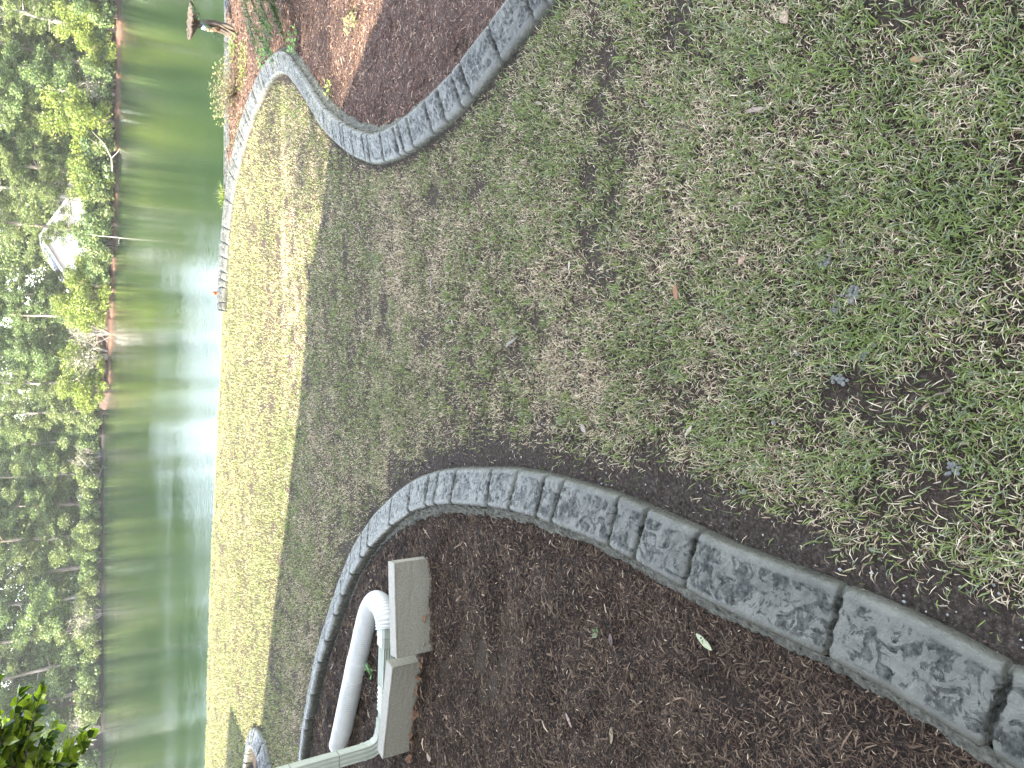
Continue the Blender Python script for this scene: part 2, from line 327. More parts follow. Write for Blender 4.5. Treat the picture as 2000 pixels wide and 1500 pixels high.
# ------------------------------------------------------------------ curbs
PROF = [(-0.004, -0.03), (-0.004, 0.012), (-0.001, 0.030), (0.006, 0.041), (0.017, 0.047)] + \
       [(0.017 + 0.122 * i / 16, 0.047 + 0.036 * i / 16) for i in range(1, 17)] + \
       [(0.148, 0.0845), (0.157, 0.0825), (0.165, 0.077), (0.171, 0.068), (0.174, 0.055), (0.175, 0.035), (0.175, 0.012), (0.175, -0.03)]
def curb(name, pts, side, joints, label, cat, step, seed, group=None, mortar=True, scale=1.0, extra=True, fade=0, gw=0.0055):
    P, arc = resample(pts, step); T = np.gradient(P, axis=0); T /= np.linalg.norm(T, axis=1)[:, None]
    N = np.stack([-T[:, 1], T[:, 0]], 1) * side
    rnd = random.Random(seed); J = []
    for j in joints: J.append(arc[np.argmin((P[:, 0] - j[0]) ** 2 + (P[:, 1] - j[1]) ** 2)])
    J.sort(); lo_, hi_ = (J[0], J[-1]) if J else (0, 0)
    if extra:
        q = lo_
        while q > 0: q -= rnd.choice((0.09, 0.17, 0.24, 0.31)); J.append(q)
        q = hi_
        while q < arc[-1]: q += rnd.choice((0.09, 0.17, 0.24, 0.31)); J.append(q)
    prof = np.array(PROF) * scale; n = len(prof)
    tp = np.gradient(prof, axis=0); tp /= np.linalg.norm(tp, axis=1)[:, None]; pn = np.stack([-tp[:, 1], tp[:, 0]], 1)
    s = prof[:, 0][None, :]; A = arc[:, None] + 0 * s
    gd = np.full(A.shape, 1.0)
    wob = (vnoise(A * 40, s * 60, seed) - 0.5) * 0.008
    for j in J:
        tilt = random.Random(int(j * 991)).uniform(-0.10, 0.10)
        k = np.abs(arc - j) < 0.08
        gd[k] = np.minimum(gd[k], np.abs(A[k] + wob[k] - j - tilt * (s - 0.085)))
    up = np.clip((prof[:, 1] / scale - 0.0) / 0.045, 0, 1)[None, :]
    face = ((prof[:, 0] / scale > 0.022) & (prof[:, 0] / scale < 0.142)).astype(float)[None, :] + 0 * A
    d = -0.026 * np.exp(-(gd / gw) ** 2) * up - 0.007 * np.exp(-gd / 0.014) * up
    ridg = 1 - np.abs(2 * fbm(A * 11 + 3 * vnoise(A * 6, s * 20, seed + 3), s * 26, seed + 5, 4) - 1)
    d += face * (0.009 * (ridg - 0.75) + 0.003 * (fbm(A * 60, s * 38, seed + 9, 3) - 0.5) - 0.005 * sstep(0.80, 0.92, ridg))
    d += (fbm(A * 4, s * 3, seed + 1, 3) - 0.5) * 0.006 * up
    R = s + pn[:, 0][None, :] * d; Z = prof[:, 1][None, :] + pn[:, 1][None, :] * d
    wav = (fbm(arc * 1.7, arc * 0, seed + 2, 3) - 0.5) * 0.010
    R = R + wav[:, None]
    V = np.stack([P[:, 0][:, None] + N[:, 0][:, None] * R, P[:, 1][:, None] + N[:, 1][:, None] * R, Z], 2).reshape(-1, 3)
    m = len(P); i = np.arange(m * n).reshape(m, n)
    F = np.stack([i[:-1, :-1].ravel(), i[1:, :-1].ravel(), i[1:, 1:].ravel(), i[:-1, 1:].ravel()], 1)
    if side > 0: F = F[:, ::-1]
    caps = [i[0][None, :], i[-1][None, ::-1]]
    me = np_mesh(name, V, [F] + caps, True, attrs={"face": face.ravel()})
    root = tag(empty(name, (0, 0, 0)), label, cat, group)
    link("edging_body", me, m_curb, root)
    if mortar:
        st2 = max(step, 0.008); Pm, am = resample(pts, st2); Tm = np.gradient(Pm, axis=0); Tm /= np.linalg.norm(Tm, axis=1)[:, None]
        Nm = np.stack([-Tm[:, 1], Tm[:, 0]], 1) * side; K = 9
        q = np.linspace(0, 1, K)[None, :]; Am = am[:, None] + 0 * q
        wd = (0.034 + 0.030 * fbm(am * 14, am * 0, seed + 20, 4) + 0.008 * vnoise(am * 70, am * 0, seed + 4))[:, None] * scale
        r = 0.1685 + 0.004 + q * wd + (vnoise(Am * 90, q * 9, seed + 6) - 0.5) * 0.008
        z = 0.006 + 0.040 * (1 - q) ** 0.6 + (fbm(Am * 80, q * 8, seed + 7, 3) - 0.5) * 0.028 * (1 - q * 0.5) + 0.004
        if fade: fd = sstep(fade + .5, fade - .3, Pm[:, 1])[:, None] * 0.8 + 0.2; z = z * fd; r = 0.172 + (r - 0.172) * fd
        z[:, -1] = -0.03
        V = np.stack([Pm[:, 0][:, None] + Nm[:, 0][:, None] * r, Pm[:, 1][:, None] + Nm[:, 1][:, None] * r, z], 2).reshape(-1, 3)
        mm = len(Pm); i = np.arange(mm * K).reshape(mm, K)
        F = np.stack([i[:-1, :-1].ravel(), i[1:, :-1].ravel(), i[1:, 1:].ravel(), i[:-1, 1:].ravel()], 1)
        if side > 0: F = F[:, ::-1]
        link("mortar_footing", np_mesh("mortar_footing", V, [F], False), m_mortar, root)
    return root
G1 = "stamped concrete edgings between lawn and planting beds"
curb("landscape_edging", LEFT_EDGE, 1, JG, "stamped grey concrete edging curving round the dark mulch bed with the downspout", "edging", 0.004, 5, G1, fade=3.7)
curb("landscape_edging", RIGHT_EDGE, 1, JR, "pale stamped concrete edging snaking between lawn and reddish bed with the birdbath", "edging", 0.005, 9, G1, gw=0.0046)
curb("landscape_edging", LOOP_EDGE, -1, [(-3.42, 7.36)], "short rounded end of a concrete edging round the small far bed", "edging", 0.008, 15, G1, mortar=False)
curb("bed_border", WALL_EDGE, 1, [(3.2, 8.64)], "straight low concrete border along the pond behind the birdbath", "border", 0.008, 21, mortar=False, scale=0.75)

# ------------------------------------------------------------------ lawn grass
rng = np.random.default_rng(3)
def ground_ok(x, y):
    k = y < edgeY(x) + 0.25
    for h in poly_lawn_holes: k &= ~inside(x, y, h)
    return k
PAL_G = np.array([(0.160, 0.205, 0.055), (0.195, 0.240, 0.070), (0.125, 0.165, 0.050), (0.235, 0.270, 0.105), (0.185, 0.215, 0.125)])
PAL_S = np.array([(0.60, 0.49, 0.33), (0.42, 0.32, 0.21), (0.72, 0.62, 0.45), (0.20, 0.14, 0.095), (0.52, 0.44, 0.30)])
def blades(x, y, L, W, lean, col, zf, seed=0):
    r = np.random.default_rng(seed); n = len(x); a = r.uniform(0, 2 * np.pi, n); dx, dy = np.cos(a), np.sin(a)
    wx, wy = -dy * W / 2, dx * W / 2; z0 = zf(x, y) - 0.003
    h1 = L * 0.55 * np.cos(lean * 0.6); r1 = L * 0.55 * np.sin(lean * 0.6)
    h2 = h1 + L * 0.45 * np.cos(np.minimum(lean * 1.45, 1.75)); r2 = r1 + L * 0.45 * np.sin(np.minimum(lean * 1.45, 1.75))
    tw = r.uniform(-0.35, 0.35, n)
    V = np.empty((n, 5, 3), np.float32)
    V[:, 0] = np.stack([x - wx, y - wy, z0], 1); V[:, 1] = np.stack([x + wx, y + wy, z0], 1)
    V[:, 2] = np.stack([x + dx * r1 + wx * .85, y + dy * r1 + wy * .85, z0 + h1 + tw * W], 1)
    V[:, 3] = np.stack([x + dx * r1 - wx * .85, y + dy * r1 - wy * .85, z0 + h1 - tw * W], 1)
    sw = tw * L * 0.3
    V[:, 4] = np.stack([x + dx * r2 - dy * sw, y + dy * r2 + dx * sw, np.maximum(z0 + h2, z0 + 0.004)], 1)
    b = np.arange(n)[:, None] * 5
    C = np.repeat(col[:, None, :], 5, 1)
    return V.reshape(-1, 3), b + np.array([[0, 1, 2, 3]]), b + np.array([[3, 2, 4]]), C.reshape(-1, 3)
def wedge(n, y0, y1, marg):
    y = rng.uniform(y0, y1, n * 2); wd = lambda yy: 0.54 * (0.848 * yy + 0.85) + marg
    x = rng.uniform(-1, 1, n * 2) * wd(y1); k = np.abs(x) < wd(y); return x[k][:n], y[k][:n]
parts = []
def sow(y0, y1, dens, L0, W0, marg, seed, straw=0.66, lit_tint=0):
    area = (y1 - y0) * 2 * (0.54 * (0.848 * (y0 + y1) / 2 + 0.85) + marg)
    x, y = wedge(int(area * dens), y0, y1, marg)
    k = ground_ok(x, y); x, y = x[k], y[k]
    b = bare(x, y); cl = fbm(x * 9, y * 9, 51, 3)
    k = rng.random(len(x)) < np.clip((1.0 - b * 1.05) * (0.65 + 0.7 * sstep(0.35, 0.65, cl)), 0.012, 1)
    x, y, cl = x[k], y[k], cl[k]
    # where green wins over straw
    g = fbm(x * 1.3, y * 1.3, 61, 3) * 0.35 + fbm(x * 9, y * 9, 67, 3) * 0.65
    band = 0.16 * np.exp(-((y - (6.3 - 0.36 * x)) / 0.5) ** 2) * (x < -0.3) - 0.12 * np.exp(-((y - 6.75) / 0.22) ** 2) * (x > -0.5)
    near = 0.05 * (y < 2.0) - 0.16 * np.exp(-((y - 2.9) / 0.7) ** 2) * np.exp(-((x - 0.1) / 0.8) ** 2)
    pg = np.clip((1 - straw) + (g - 0.5) * 1.5 + band * 2 + near, 0.04, 0.97)
    isg = rng.random(len(x)) < pg
    n = len(x); L = L0 * rng.uniform(0.45, 1.25, n) * np.where(isg, 1.0, 0.85) * (0.75 + 0.5 * cl); W = W0 * rng.uniform(0.6, 1.3, n) * np.where(isg, 1.0, 0.7)
    lean = np.where(isg, rng.uniform(0.35, 1.25, n), rng.uniform(0.8, 1.35, n))
    col = np.where(isg[:, None], PAL_G[rng.integers(0, 5, n)], PAL_S[rng.integers(0, 5, n)]) * rng.uniform(0.75, 1.25, (n, 1))
    if lit_tint: col = col * 0.5 + np.array([0.265, 0.28, 0.175]) * 0.5; col = col * np.array([1.04, 1.02, 0.86])  # far lawn: pale yellow of the sunlight blended into the blade colours
    parts.append(blades(x, y, L, W, lean, col, nearz, seed))
sow(0.35, 1.6, 33000, 0.041, 0.0034, 0.35, 1)
sow(1.6, 2.6, 28000, 0.036, 0.0031, 0.35, 2)
sow(2.6, 4.2, 22000, 0.031, 0.0032, 0.4, 3)
sow(4.2, 6.4, 11000, 0.030, 0.0042, 0.6, 4)
sow(6.4, 12.6, 4500, 0.034, 0.0062, 1.0, 5, straw=0.47, lit_tint=1)
V = np.concatenate([q[0] for q in parts]); off = np.cumsum([0] + [len(q[0]) for q in parts])
Q4 = np.concatenate([q[1] + o for q, o in zip(parts, off)]); Q3 = np.concatenate([q[2] + o for q, o in zip(parts, off)])
tag(link("lawn_grass", np_mesh("lawn_grass", V, [Q4, Q3], False, np.concatenate([q[3] for q in parts])), m_grass), "short patchy lawn of green blades and straw coloured thatch", "grass", kind="stuff")
print("blades", len(Q4))
# longer individual tufts near the camera
parts = []
tx, ty = wedge(420, 0.5, 3.2, 0.1); k = ground_ok(tx, ty) & (bare(tx, ty) < 0.55); tx, ty = tx[k], ty[k]
x = np.repeat(tx, 12) + rng.normal(0, 0.012, len(tx) * 12); y = np.repeat(ty, 12) + rng.normal(0, 0.012, len(ty) * 12); n = len(x)
k = ground_ok(x, y); x, y = x[k], y[k]; n = len(x)
parts = blades(x, y, rng.uniform(0.03, 0.065, n), rng.uniform(0.0025, 0.0045, n), rng.uniform(0.3, 1.2, n), PAL_G[rng.integers(0, 5, n)] * rng.uniform(0.85, 1.35, (n, 1)), nearz, 8)
tag(link("grass_tufts", np_mesh("grass_tufts", parts[0], [parts[1], parts[2]], False, parts[3]), m_grass), "longer bright green grass tufts scattered through the near lawn", "grass", kind="stuff")

# ------------------------------------------------------------------ mulch shreds
PAL_M = np.array([(0.052, 0.033, 0.023), (0.072, 0.046, 0.031), (0.032, 0.021, 0.015), (0.10, 0.067, 0.046), (0.125, 0.087, 0.060), (0.042, 0.028, 0.020)])
PAL_R = np.array([(0.13, 0.075, 0.056), (0.19, 0.11, 0.082), (0.09, 0.052, 0.041), (0.27, 0.17, 0.125), (0.36, 0.25, 0.20), (0.15, 0.09, 0.068)])
def shreds(x, y, L, W, pal, zf, seed, light=0.02):
    r = np.random.default_rng(seed); n = len(x); a = r.uniform(0, 2 * np.pi, n); a2 = a + r.normal(0, 0.35, n)
    pit = r.normal(0.05, 0.28, n); z0 = zf(x, y) + 0.006 + np.abs(r.normal(0, 0.005, n))
    c = np.stack([x, y, z0], 1)
    d1 = np.stack([np.cos(a) * np.cos(pit), np.sin(a) * np.cos(pit), np.sin(pit)], 1) * L[:, None] / 2
    d2 = np.stack([np.cos(a2) * np.cos(pit), np.sin(a2) * np.cos(pit), -np.abs(np.sin(pit)) * 0.4], 1) * L[:, None] / 2
    rl = r.normal(0, 0.6, n)
    wv = np.stack([-np.sin(a) * np.cos(rl), np.cos(a) * np.cos(rl), np.sin(rl)], 1) * W[:, None] / 2
    V = np.empty((n, 6, 3), np.float32)
    V[:, 0] = c - d1 - wv * .5; V[:, 1] = c - d1 + wv * .5; V[:, 2] = c + wv; V[:, 3] = c - wv; V[:, 4] = c + d2 + wv * .45; V[:, 5] = c + d2 - wv * .45
    V[:, (2, 3), 2] += (W * 0.4)[:, None]
    b = np.arange(n)[:, None] * 6
    col = pal[r.integers(0, len(pal), n)] * r.uniform(0.7, 1.3, (n, 1)); k = r.random(n) < light; col[k] = np.array((0.36, 0.28, 0.19)) * r.uniform(0.6, 1.3, (k.sum(), 1))
    return V.reshape(-1, 3), np.concatenate([b + np.array([[0, 3, 2, 1]]), b + np.array([[3, 5, 4, 2]])]), np.repeat(col, 6, 0)
def bed(name, poly, bb, zones, pal, zf, label, light):
    Vs = []; Fs = []; Cs = []; o = 0
    for (y0, y1, dens, L0, W0, sd) in zones:
        r = np.random.default_rng(sd); n = int((bb[1] - bb[0]) * (y1 - y0) * dens); x = r.uniform(bb[0], bb[1], n); y = r.uniform(y0, y1, n)
        wlim = 0.54 * (0.848 * y + 0.85) + 0.5; k = inside(x, y, poly) & (np.abs(x) < wlim); k &= np.minimum(dist_line(x, y, Lc[::2]), dist_line(x, y, Rc[::2])) > 0.212
        x, y = x[k], y[k]; n = len(x)
        s = r.lognormal(0, 0.5, n); s[r.random(n) < 0.012] *= 2.4
        v_, f_, c_ = shreds(x, y, L0 * s, W0 * r.uniform(0.5, 1.6, n) * np.sqrt(s), pal, zf, sd + 1, light)
        Vs.append(v_); Fs.append(f_ + o); Cs.append(c_); o += len(v_)
    me = np_mesh(name, np.concatenate(Vs), [np.concatenate(Fs)], False, np.concatenate(Cs))
    return tag(link(name, me, m_chip), label, "mulch", kind="stuff")
bed("bark_mulch", poly_left, (-3.6, 0), [(0.3, 2.0, 36000, 0.0135, 0.0022, 71), (2.0, 3.6, 22000, 0.015, 0.0027, 73), (3.6, 6.2, 7000, 0.022, 0.0042, 75)], PAL_M * np.array([1.12, 1.12, 1.06]), bedz, "dark brown shredded bark mulch round the downspout", 0.018)
bed("weathered_mulch", poly_right, (0.8, 6.5), [(1.0, 3.6, 12000, 0.015, 0.0028, 81), (3.6, 6.0, 9000, 0.016, 0.0034, 83), (6.0, 8.8, 5500, 0.021, 0.0045, 85)], PAL_R * np.array([0.68, 0.66, 0.62]), lambda x, y: bedz(x, y) * 0.9, "reddish brown weathered bark mulch round the birdbath", 0.04)

# crumbs of spilled mortar and soil along the edging
n = 9000; r = np.random.default_rng(9); i = r.integers(0, len(Lc) - 8, n); T = np.gradient(Lc, axis=0); T /= np.linalg.norm(T, axis=1)[:, None]
dd = -(0.01 + np.abs(r.normal(0, 0.14, n))); x = Lc[i, 0] - T[i, 1] * dd + r.normal(0, .02, n); y = Lc[i, 1] + T[i, 0] * dd + r.normal(0, .02, n)
k = (y > 0.3) & (y < 4.5) & ground_ok(x, y); x, y = x[k], y[k]; n = len(x)
sz = r.lognormal(0, 0.5, n) * 0.0022; z = nearz(x, y) + sz * 0.5
oc = np.array([(1, 0, 0), (0, 1, 0), (-1, 0, 0), (0, -1, 0), (0, 0, 1), (0, 0, -1)], float)
V = np.stack([x, y, z], 1)[:, None, :] + oc[None] * sz[:, None, None] * r.uniform(0.6, 1.3, (n, 6, 1))
b = np.arange(n)[:, None] * 6; F = np.concatenate([b + np.array([q]) for q in ((0, 1, 4), (1, 2, 4), (2, 3, 4), (3, 0, 4), (1, 0, 5), (2, 1, 5), (3, 2, 5), (0, 3, 5))])
cc = np.where(r.random((n, 1)) < 0.14, np.array([(0.30, 0.30, 0.27)]), np.array([(0.055, 0.040, 0.031)])) * r.uniform(0.7, 1.3, (n, 1))
tag(link("soil_crumbs", np_mesh("soil_crumbs", V.reshape(-1, 3), [F], False, np.repeat(cc, 6, 0)), m_chip), "loose soil and mortar crumbs beside the curving edging", "gravel", kind="stuff")

# ------------------------------------------------------------------ small litter
def leaf_thing(x, y, L, W, rz, col, label, zoff=0.018, cat="leaf", curl=0.25, name="fallen_leaf", group="fallen leaves and wood chips", z=None):
    col = tuple(c * 0.6 for c in col); mb = MB(); K = 7; rr = random.Random(int(x * 1000 + y * 77))
    vs = []
    for i in range(K):
        q = i / (K - 1); wd = W / 2 * math.sin(math.pi * min(1, q * 0.96 + 0.02)) ** 0.75 * rr.uniform(0.85, 1.12) + 0.0006
        zz = curl * L * 0.5 * (q - 0.5) ** 2 * 4 * 0.4
        for sgn in (-1, 0, 1): vs.append(((q - 0.5) * L, sgn * wd, zz + abs(sgn) * wd * 0.35 + rr.uniform(-1, 1) * 0.0008))
    top = len(vs); vs += [(a, b_, c - 0.0009) for a, b_, c in vs]
    fs = []
    for i in range(K - 1):
        for j in range(2):
            a = i * 3 + j; fs += [(a, a + 3, a + 4, a + 1), (top + a, top + a + 1, top + a + 4, top + a + 3)]
        a = i * 3; fs += [(a, top + a, top + a + 3, a + 3), (a + 2, a + 5, top + a + 5, top + a + 2)]
    mb.add(vs, fs)
    m = noisy("litter", [(0.3, tuple(c * 0.7 for c in col)), (0.7, tuple(min(1, c * 1.15) for c in col))], 90, rough=0.7, bs=0.3, bd=0.001)
    o = mb.build(name, m, None, True); o.location = (x, y, (nearz(np.array(x), np.array(y)) if z is None else z) + zoff)
    o.rotation_euler = (rr.uniform(-.25, .25), rr.uniform(-.2, .2), rz); tag(o, label, cat, group); return o
LV = [(0.28, 1.58, .050, .018, 0.2, (0.42, 0.20, 0.11), "orange brown leaf lying in green grass, the reddest on the lawn"),
      (0.33, 1.98, .045, .012, 0.9, (0.45, 0.34, 0.22), "curled tan leaf midway across the lawn"),
      (0.44, 2.13, .035, .010, 0.1, (0.70, 0.62, 0.48), "small pale cream leaf sliver in the middle of the lawn"),
      (0.74, 1.28, .060, .012, 1.4, (0.45, 0.34, 0.27), "long narrow tan leaf on the lawn toward the birdbath side"),
      (0.95, 1.19, .045, .026, 0.5, (0.50, 0.36, 0.24), "broad tan leaf at the lawn's outer side close to the camera"),
      (0.71, 0.85, .030, .014, 1.3, (0.42, 0.26, 0.12), "small rusty leaf beside a bare patch close to the camera"),
      (0.34, 1.33, .030, .018, 2.2, (0.50, 0.32, 0.22), "small folded pinkish leaf above the grey mortar specks"),
      (-0.14, 1.53, .045, .012, 2.4, (0.60, 0.50, 0.36), "slim straw coloured leaf near the soil strip"),
      (-0.16, 2.05, .036, .028, 0.4, (0.52, 0.42, 0.36), "small triangular pinkish leaf on bare soil by the edging"),
      (1.11, 2.33, .055, .012, 1.1, (0.38, 0.30, 0.22), "thin brown leaf near the pale edging"),
      (0.30, 3.08, .035, .014, 0.7, (0.72, 0.70, 0.60), "whitish leaf fleck in the shaded lawn, farther of two"),
      (0.52, 3.33, .060, .016, 0.3, (0.36, 0.30, 0.26), "long greyish leaf in the shaded lawn far from the camera"),
      (-2.5, 5.85, .065, .018, 1.5, (0.45, 0.33, 0.25), "pale brown leaf on the lawn just beyond the dark edging")]
for q in LV: leaf_thing(*q)
bz = lambda x, y: float(bedz(np.array([x]), np.array([y]))[0])
for q in [(-0.75, 1.46, .062, .020, 1.0, (0.62, 0.66, 0.40), "pale yellow green leaf on dark mulch beside the edging"),
          (-1.23, 2.10, .052, .022, 0.6, (0.55, 0.38, 0.33), "pinkish wood chip in the middle of the dark mulch"),
          (-1.18, 1.85, .055, .018, 0.1, (0.42, 0.32, 0.20), "tan splintered wood chip in dark mulch"),
          (-1.89, 3.29, .055, .045, 0.8, (0.60, 0.44, 0.32), "broad peach wood chip in front of the concrete blocks"),
          (-0.87, 1.87, .045, .026, 0.2, (0.15, 0.10, 0.08), "dark oval bark chip on the mulch near the edging"),
          (-1.62, 3.10, .050, .020, 1.3, (0.30, 0.19, 0.12), "brown leaf curled beside the farther concrete block"),
          (-1.02, 3.0, .050, .018, 2.3, (0.26, 0.16, 0.11), "brown bark chip below the right concrete block")]:
    leaf_thing(*q, z=bz(q[0], q[1]), zoff=0.014)
# curls of brown leaves piled against the foot of the blocks
pile = MB(); rr = random.Random(4)
for i in range(46):
    q = rr.random(); bx = -1.12 - q * 0.98; by = 3.36 + q * 0.25 - 0.05 - rr.random() * 0.05
    c = Vector((bx, by, 0.04 + rr.random() * 0.03)); a = rr.uniform(0, 6.28); l = rr.uniform(.015, .032)
    u = Vector((math.cos(a), math.sin(a), rr.uniform(-.4, .6))) * l; w_ = Vector((-math.sin(a), math.cos(a), rr.uniform(-.5, .5))) * l * .55
    pile.add([c - u, c - u * .2 + w_, c + u * .9 + w_ * .3, c + u, c - w_, c + Vector((0, 0, -.006))], [(0, 1, 5), (1, 2, 5), (2, 3, 5), (3, 4, 5), (4, 0, 5)])
tag(pile.build("leaf_litter", noisy("brown_litter", [(0.3, (0.08, 0.035, 0.018)), (0.7, (0.24, 0.12, 0.06))], 30, rough=0.6, bs=0.3)), "drift of curled brown leaves at the foot of the blocks", "leaves", kind="stuff")
CR = [(0.30, 1.08, .016, "grey mortar splat in grass nearest the reddish leaf"), (0.21, 1.01, .020, "widest grey mortar splat in the near grass"), (0.19, 1.055, .013, "rounded grey mortar splat just beside the widest one"),
      (0.09, .95, .010, "small whitish mortar lump standing proud of the grass"), (0.065, .98, .014, "grey mortar lump half hidden under a grass tuft"), (0.01, 1.04, .015, "dull grey mortar splat below the tuft"),
      (-0.18, .78, .014, "grey mortar crumbs in grass near the soil strip, closest to the camera"), (-0.10, 1.23, .009, "smooth grey pebble on a brown bare spot"), (-0.30, 1.32, .010, "grey pebble at the edge of the bare soil strip"), (0.08, 1.16, .008, "faint bluish mortar pebble among straw")]
for k_, (x, y, s, lb) in enumerate(CR):
    mb = MB(); rr = random.Random(k_)
    for i in range(14 if s > .0105 else 1): mb.blob((rr.gauss(0, s * .55), rr.gauss(0, s * .5), rr.uniform(0, s * .3)), (s * rr.uniform(.22, .42) if s > .0105 else s * .7,) * 2 + (s * .35,), 7, 5, .22, k_ * 31 + i)
    o = mb.build("mortar_lump", m_splat, None, False); o.location = (x, y, float(nearz(np.array(x), np.array(y))) + 0.008); tag(o, lb, "mortar", "mortar splats dropped on the lawn")
for (x, y, l, rz, lb) in [(0.177, 2.54, .10, 2.0, "grey weathered stick lying in the middle of the lawn"), (0.095, 1.08, .035, 0.1, "short dark brown bark chip between mortar splats"), (-0.02, 0.80, .04, 1.9, "reddish bark chip in the near grass by the soil strip")]:
    mb = MB(); mb.tube([(-l / 2, 0, 0), (-l / 6, l * .03, .002), (l / 4, -l * .02, .001), (l / 2, l * .03, 0)], [.002, l * .06, l * .065, .002], 7)
    o = mb.build("wood_piece", m_palebark if l > .08 else m_twig, None, True); o.location = (x, y, float(nearz(np.array(x), np.array(y))) + 0.017); o.rotation_euler = (0, 0, rz); tag(o, lb, "stick")

# ------------------------------------------------------------------ concrete blocks
def block(c, L, rz, label, tilt=0):
    root = empty("concrete_block", c, rz); tag(root, label, "concrete block", "loose concrete blocks by the downspout"); root.rotation_euler = (tilt, 0, rz)
    nx, nz = 40, 18; D = 0.078; Hh = 0.205
    for nm, mt in (("block_body", m_block), ("top_face", m_block_lit)):
        import bmesh
        bm = bmesh.new(); bmesh.ops.create_cube(bm, size=1)
        for v_ in bm.verts: v_.co = Vector((v_.co.x * L, v_.co.y * D, (v_.co.z + .5) * (Hh if nm == "block_body" else 0.007) + (0 if nm == "block_body" else Hh + 0.0005)))
        bmesh.ops.bevel(bm, geom=bm.edges[:], offset=0.004 if nm == "block_body" else 0.002, segments=2, affect='EDGES')
        bmesh.ops.subdivide_edges(bm, edges=[e for e in bm.edges if e.calc_length() > 0.05], cuts=12, use_grid_fill=True)
        for v_ in bm.verts:
            c_ = v_.co; q = float(vnoise(np.array(c_.x * 60 + 5), np.array(c_.z * 60 + c_.y * 90), 3)) - .5
            c_.y += q * 0.0025; c_.z += q * 0.002
        me = bpy.data.meshes.new(nm); bm.to_mesh(me); bm.free(); o = link(nm, me, mt, root)
    return root
block((-1.135, 3.36, 0.0), 0.47, math.radians(4), "concrete block on edge beside the elbow of the white pipe, the shorter looking one")
block((-1.70, 3.50, -0.015), 0.54, math.radians(-14), "concrete block on edge next to the base of the downspout")

# ------------------------------------------------------------------ downspout with extension
def sweep(path, prof, name, mt, parent, smooth=False, closed=True, up0=Vector((0, 0, 1)), scale=None):
    pts = [Vector(p) for p in path]; k = len(pts); n = len(prof); vs = []; last = None
    for i, p in enumerate(pts):
        t_ = (pts[min(i + 1, k - 1)] - pts[max(i - 1, 0)]).normalized()
        if last is None: a = t_.cross(up0).normalized()
        else: a = (last - t_ * last.dot(t_)).normalized()
        last = a; b = a.cross(t_).normalized(); s = scale[i] if scale else 1.0
        vs += [p + a * (q[0] * s) + b * (q[1] * s) for q in prof]
    fs = [(i * n + j, i * n + (j + 1) % n, (i + 1) * n + (j + 1) % n, (i + 1) * n + j) for i in range(k - 1) for j in range(n)]
    fs += [tuple(range(n))[::-1], tuple((k - 1) * n + j for j in range(n))]
    return MB().add(vs, fs).build(name, mt, parent, smooth)
def rectprof(w_, h_, ribs=3, dep=0.003):
    pr = []
    for (a, b) in (((-w_, -h_), (w_, -h_)), ((w_, -h_), (w_, h_)), ((w_, h_), (-w_, h_)), ((-w_, h_), (-w_, -h_))):
        a = Vector(a); b = Vector(b); d = (b - a); nrm = Vector((d.y, -d.x)).normalized(); K = ribs * 4
        for i in range(K):
            q = (i + 0.5) / K; off = -dep if (0.1 < q < 0.9 and int(q * K) % 4 in (1, 2)) else 0
            pr.append(tuple(a + d * q + nrm * off))
    return pr
def smooth_path(P, n=8):
    P = [Vector(p) for p in P]; Q = [2 * P[0] - P[1]] + P + [2 * P[-1] - P[-2]]; out = []
    for i in range(1, len(Q) - 2):
        for j in range(n):
            t_ = j / n; out.append(0.5 * (2 * Q[i] + (Q[i + 1] - Q[i - 1]) * t_ + (2 * Q[i - 1] - 5 * Q[i] + 4 * Q[i + 1] - Q[i + 2]) * t_ ** 2 + (3 * Q[i] - Q[i - 1] - 3 * Q[i + 1] + Q[i + 2]) * t_ ** 3))
    return out + [P[-1]]
DS = tag(empty("downspout", (0, 0, 0)), "sage green metal downspout bent into a white ribbed drain pipe on the mulch", "downspout")
rp = rectprof(0.036, 0.029)
X0, Y0 = -2.06, 3.82
sweep([(X0, Y0, 2.86), (X0, Y0, 1.6), (X0, Y0, 0.19)], rp, "downpipe", m_gutter, DS, up0=Vector((0, 1, 0)))
el = smooth_path([(X0, Y0, 0.20), (X0 + 0.008, Y0, 0.14), (X0 + 0.04, Y0 - .002, 0.095), (X0 + 0.10, Y0 - .005, 0.078), (X0 + 0.16, Y0 - .01, 0.075)], 6)
rp2 = rectprof(0.037, 0.030)
sweep(el, rp2, "elbow", m_gutter, DS, up0=Vector((0, 1, 0)), scale=[1 + 0.045 * (i % 4 < 2) for i in range(len(el))])
for z_, nm in ((0.34, "seam"), (0.60, "seam")):
    sweep([(X0, Y0, z_ + .004), (X0, Y0, z_)], rectprof(0.0372, 0.0302, 1, 0), nm, m_seam, DS, up0=Vector((0, 1, 0)))
ext = [(X0 + 0.15, Y0 - .01, 0.074), (-1.83, 3.805, 0.072), (-1.69, 3.795, 0.072)]
sweep(ext, rectprof(0.034, 0.028), "extension_duct", m_gutter, DS)
fl = smooth_path([(-1.85, 3.806, 0.074), (-1.78, 3.80, 0.074), (-1.70, 3.797, 0.074)], 12)
sweep(fl, rectprof(0.037, 0.031, 1, 0), "flexible_section", m_gutter, DS, scale=[1 + 0.12 * (i % 4 < 2) for i in range(len(fl))])
sweep([(-1.70, 3.795, 0.074), (-1.58, 3.785, 0.075), (-1.46, 3.772, 0.076)], rectprof(0.039, 0.031, 4, 0.004), "extension_duct", m_gutter, DS)
sweep([(-1.47, 3.772, 0.076), (-1.42, 3.768, 0.076), (-1.415, 3.768, 0.076), (-1.36, 3.77, 0.074)], rectprof(0.046, 0.042, 1, 0), "adapter", m_gutter, DS, scale=[1, 1, 1.08, 1.0])
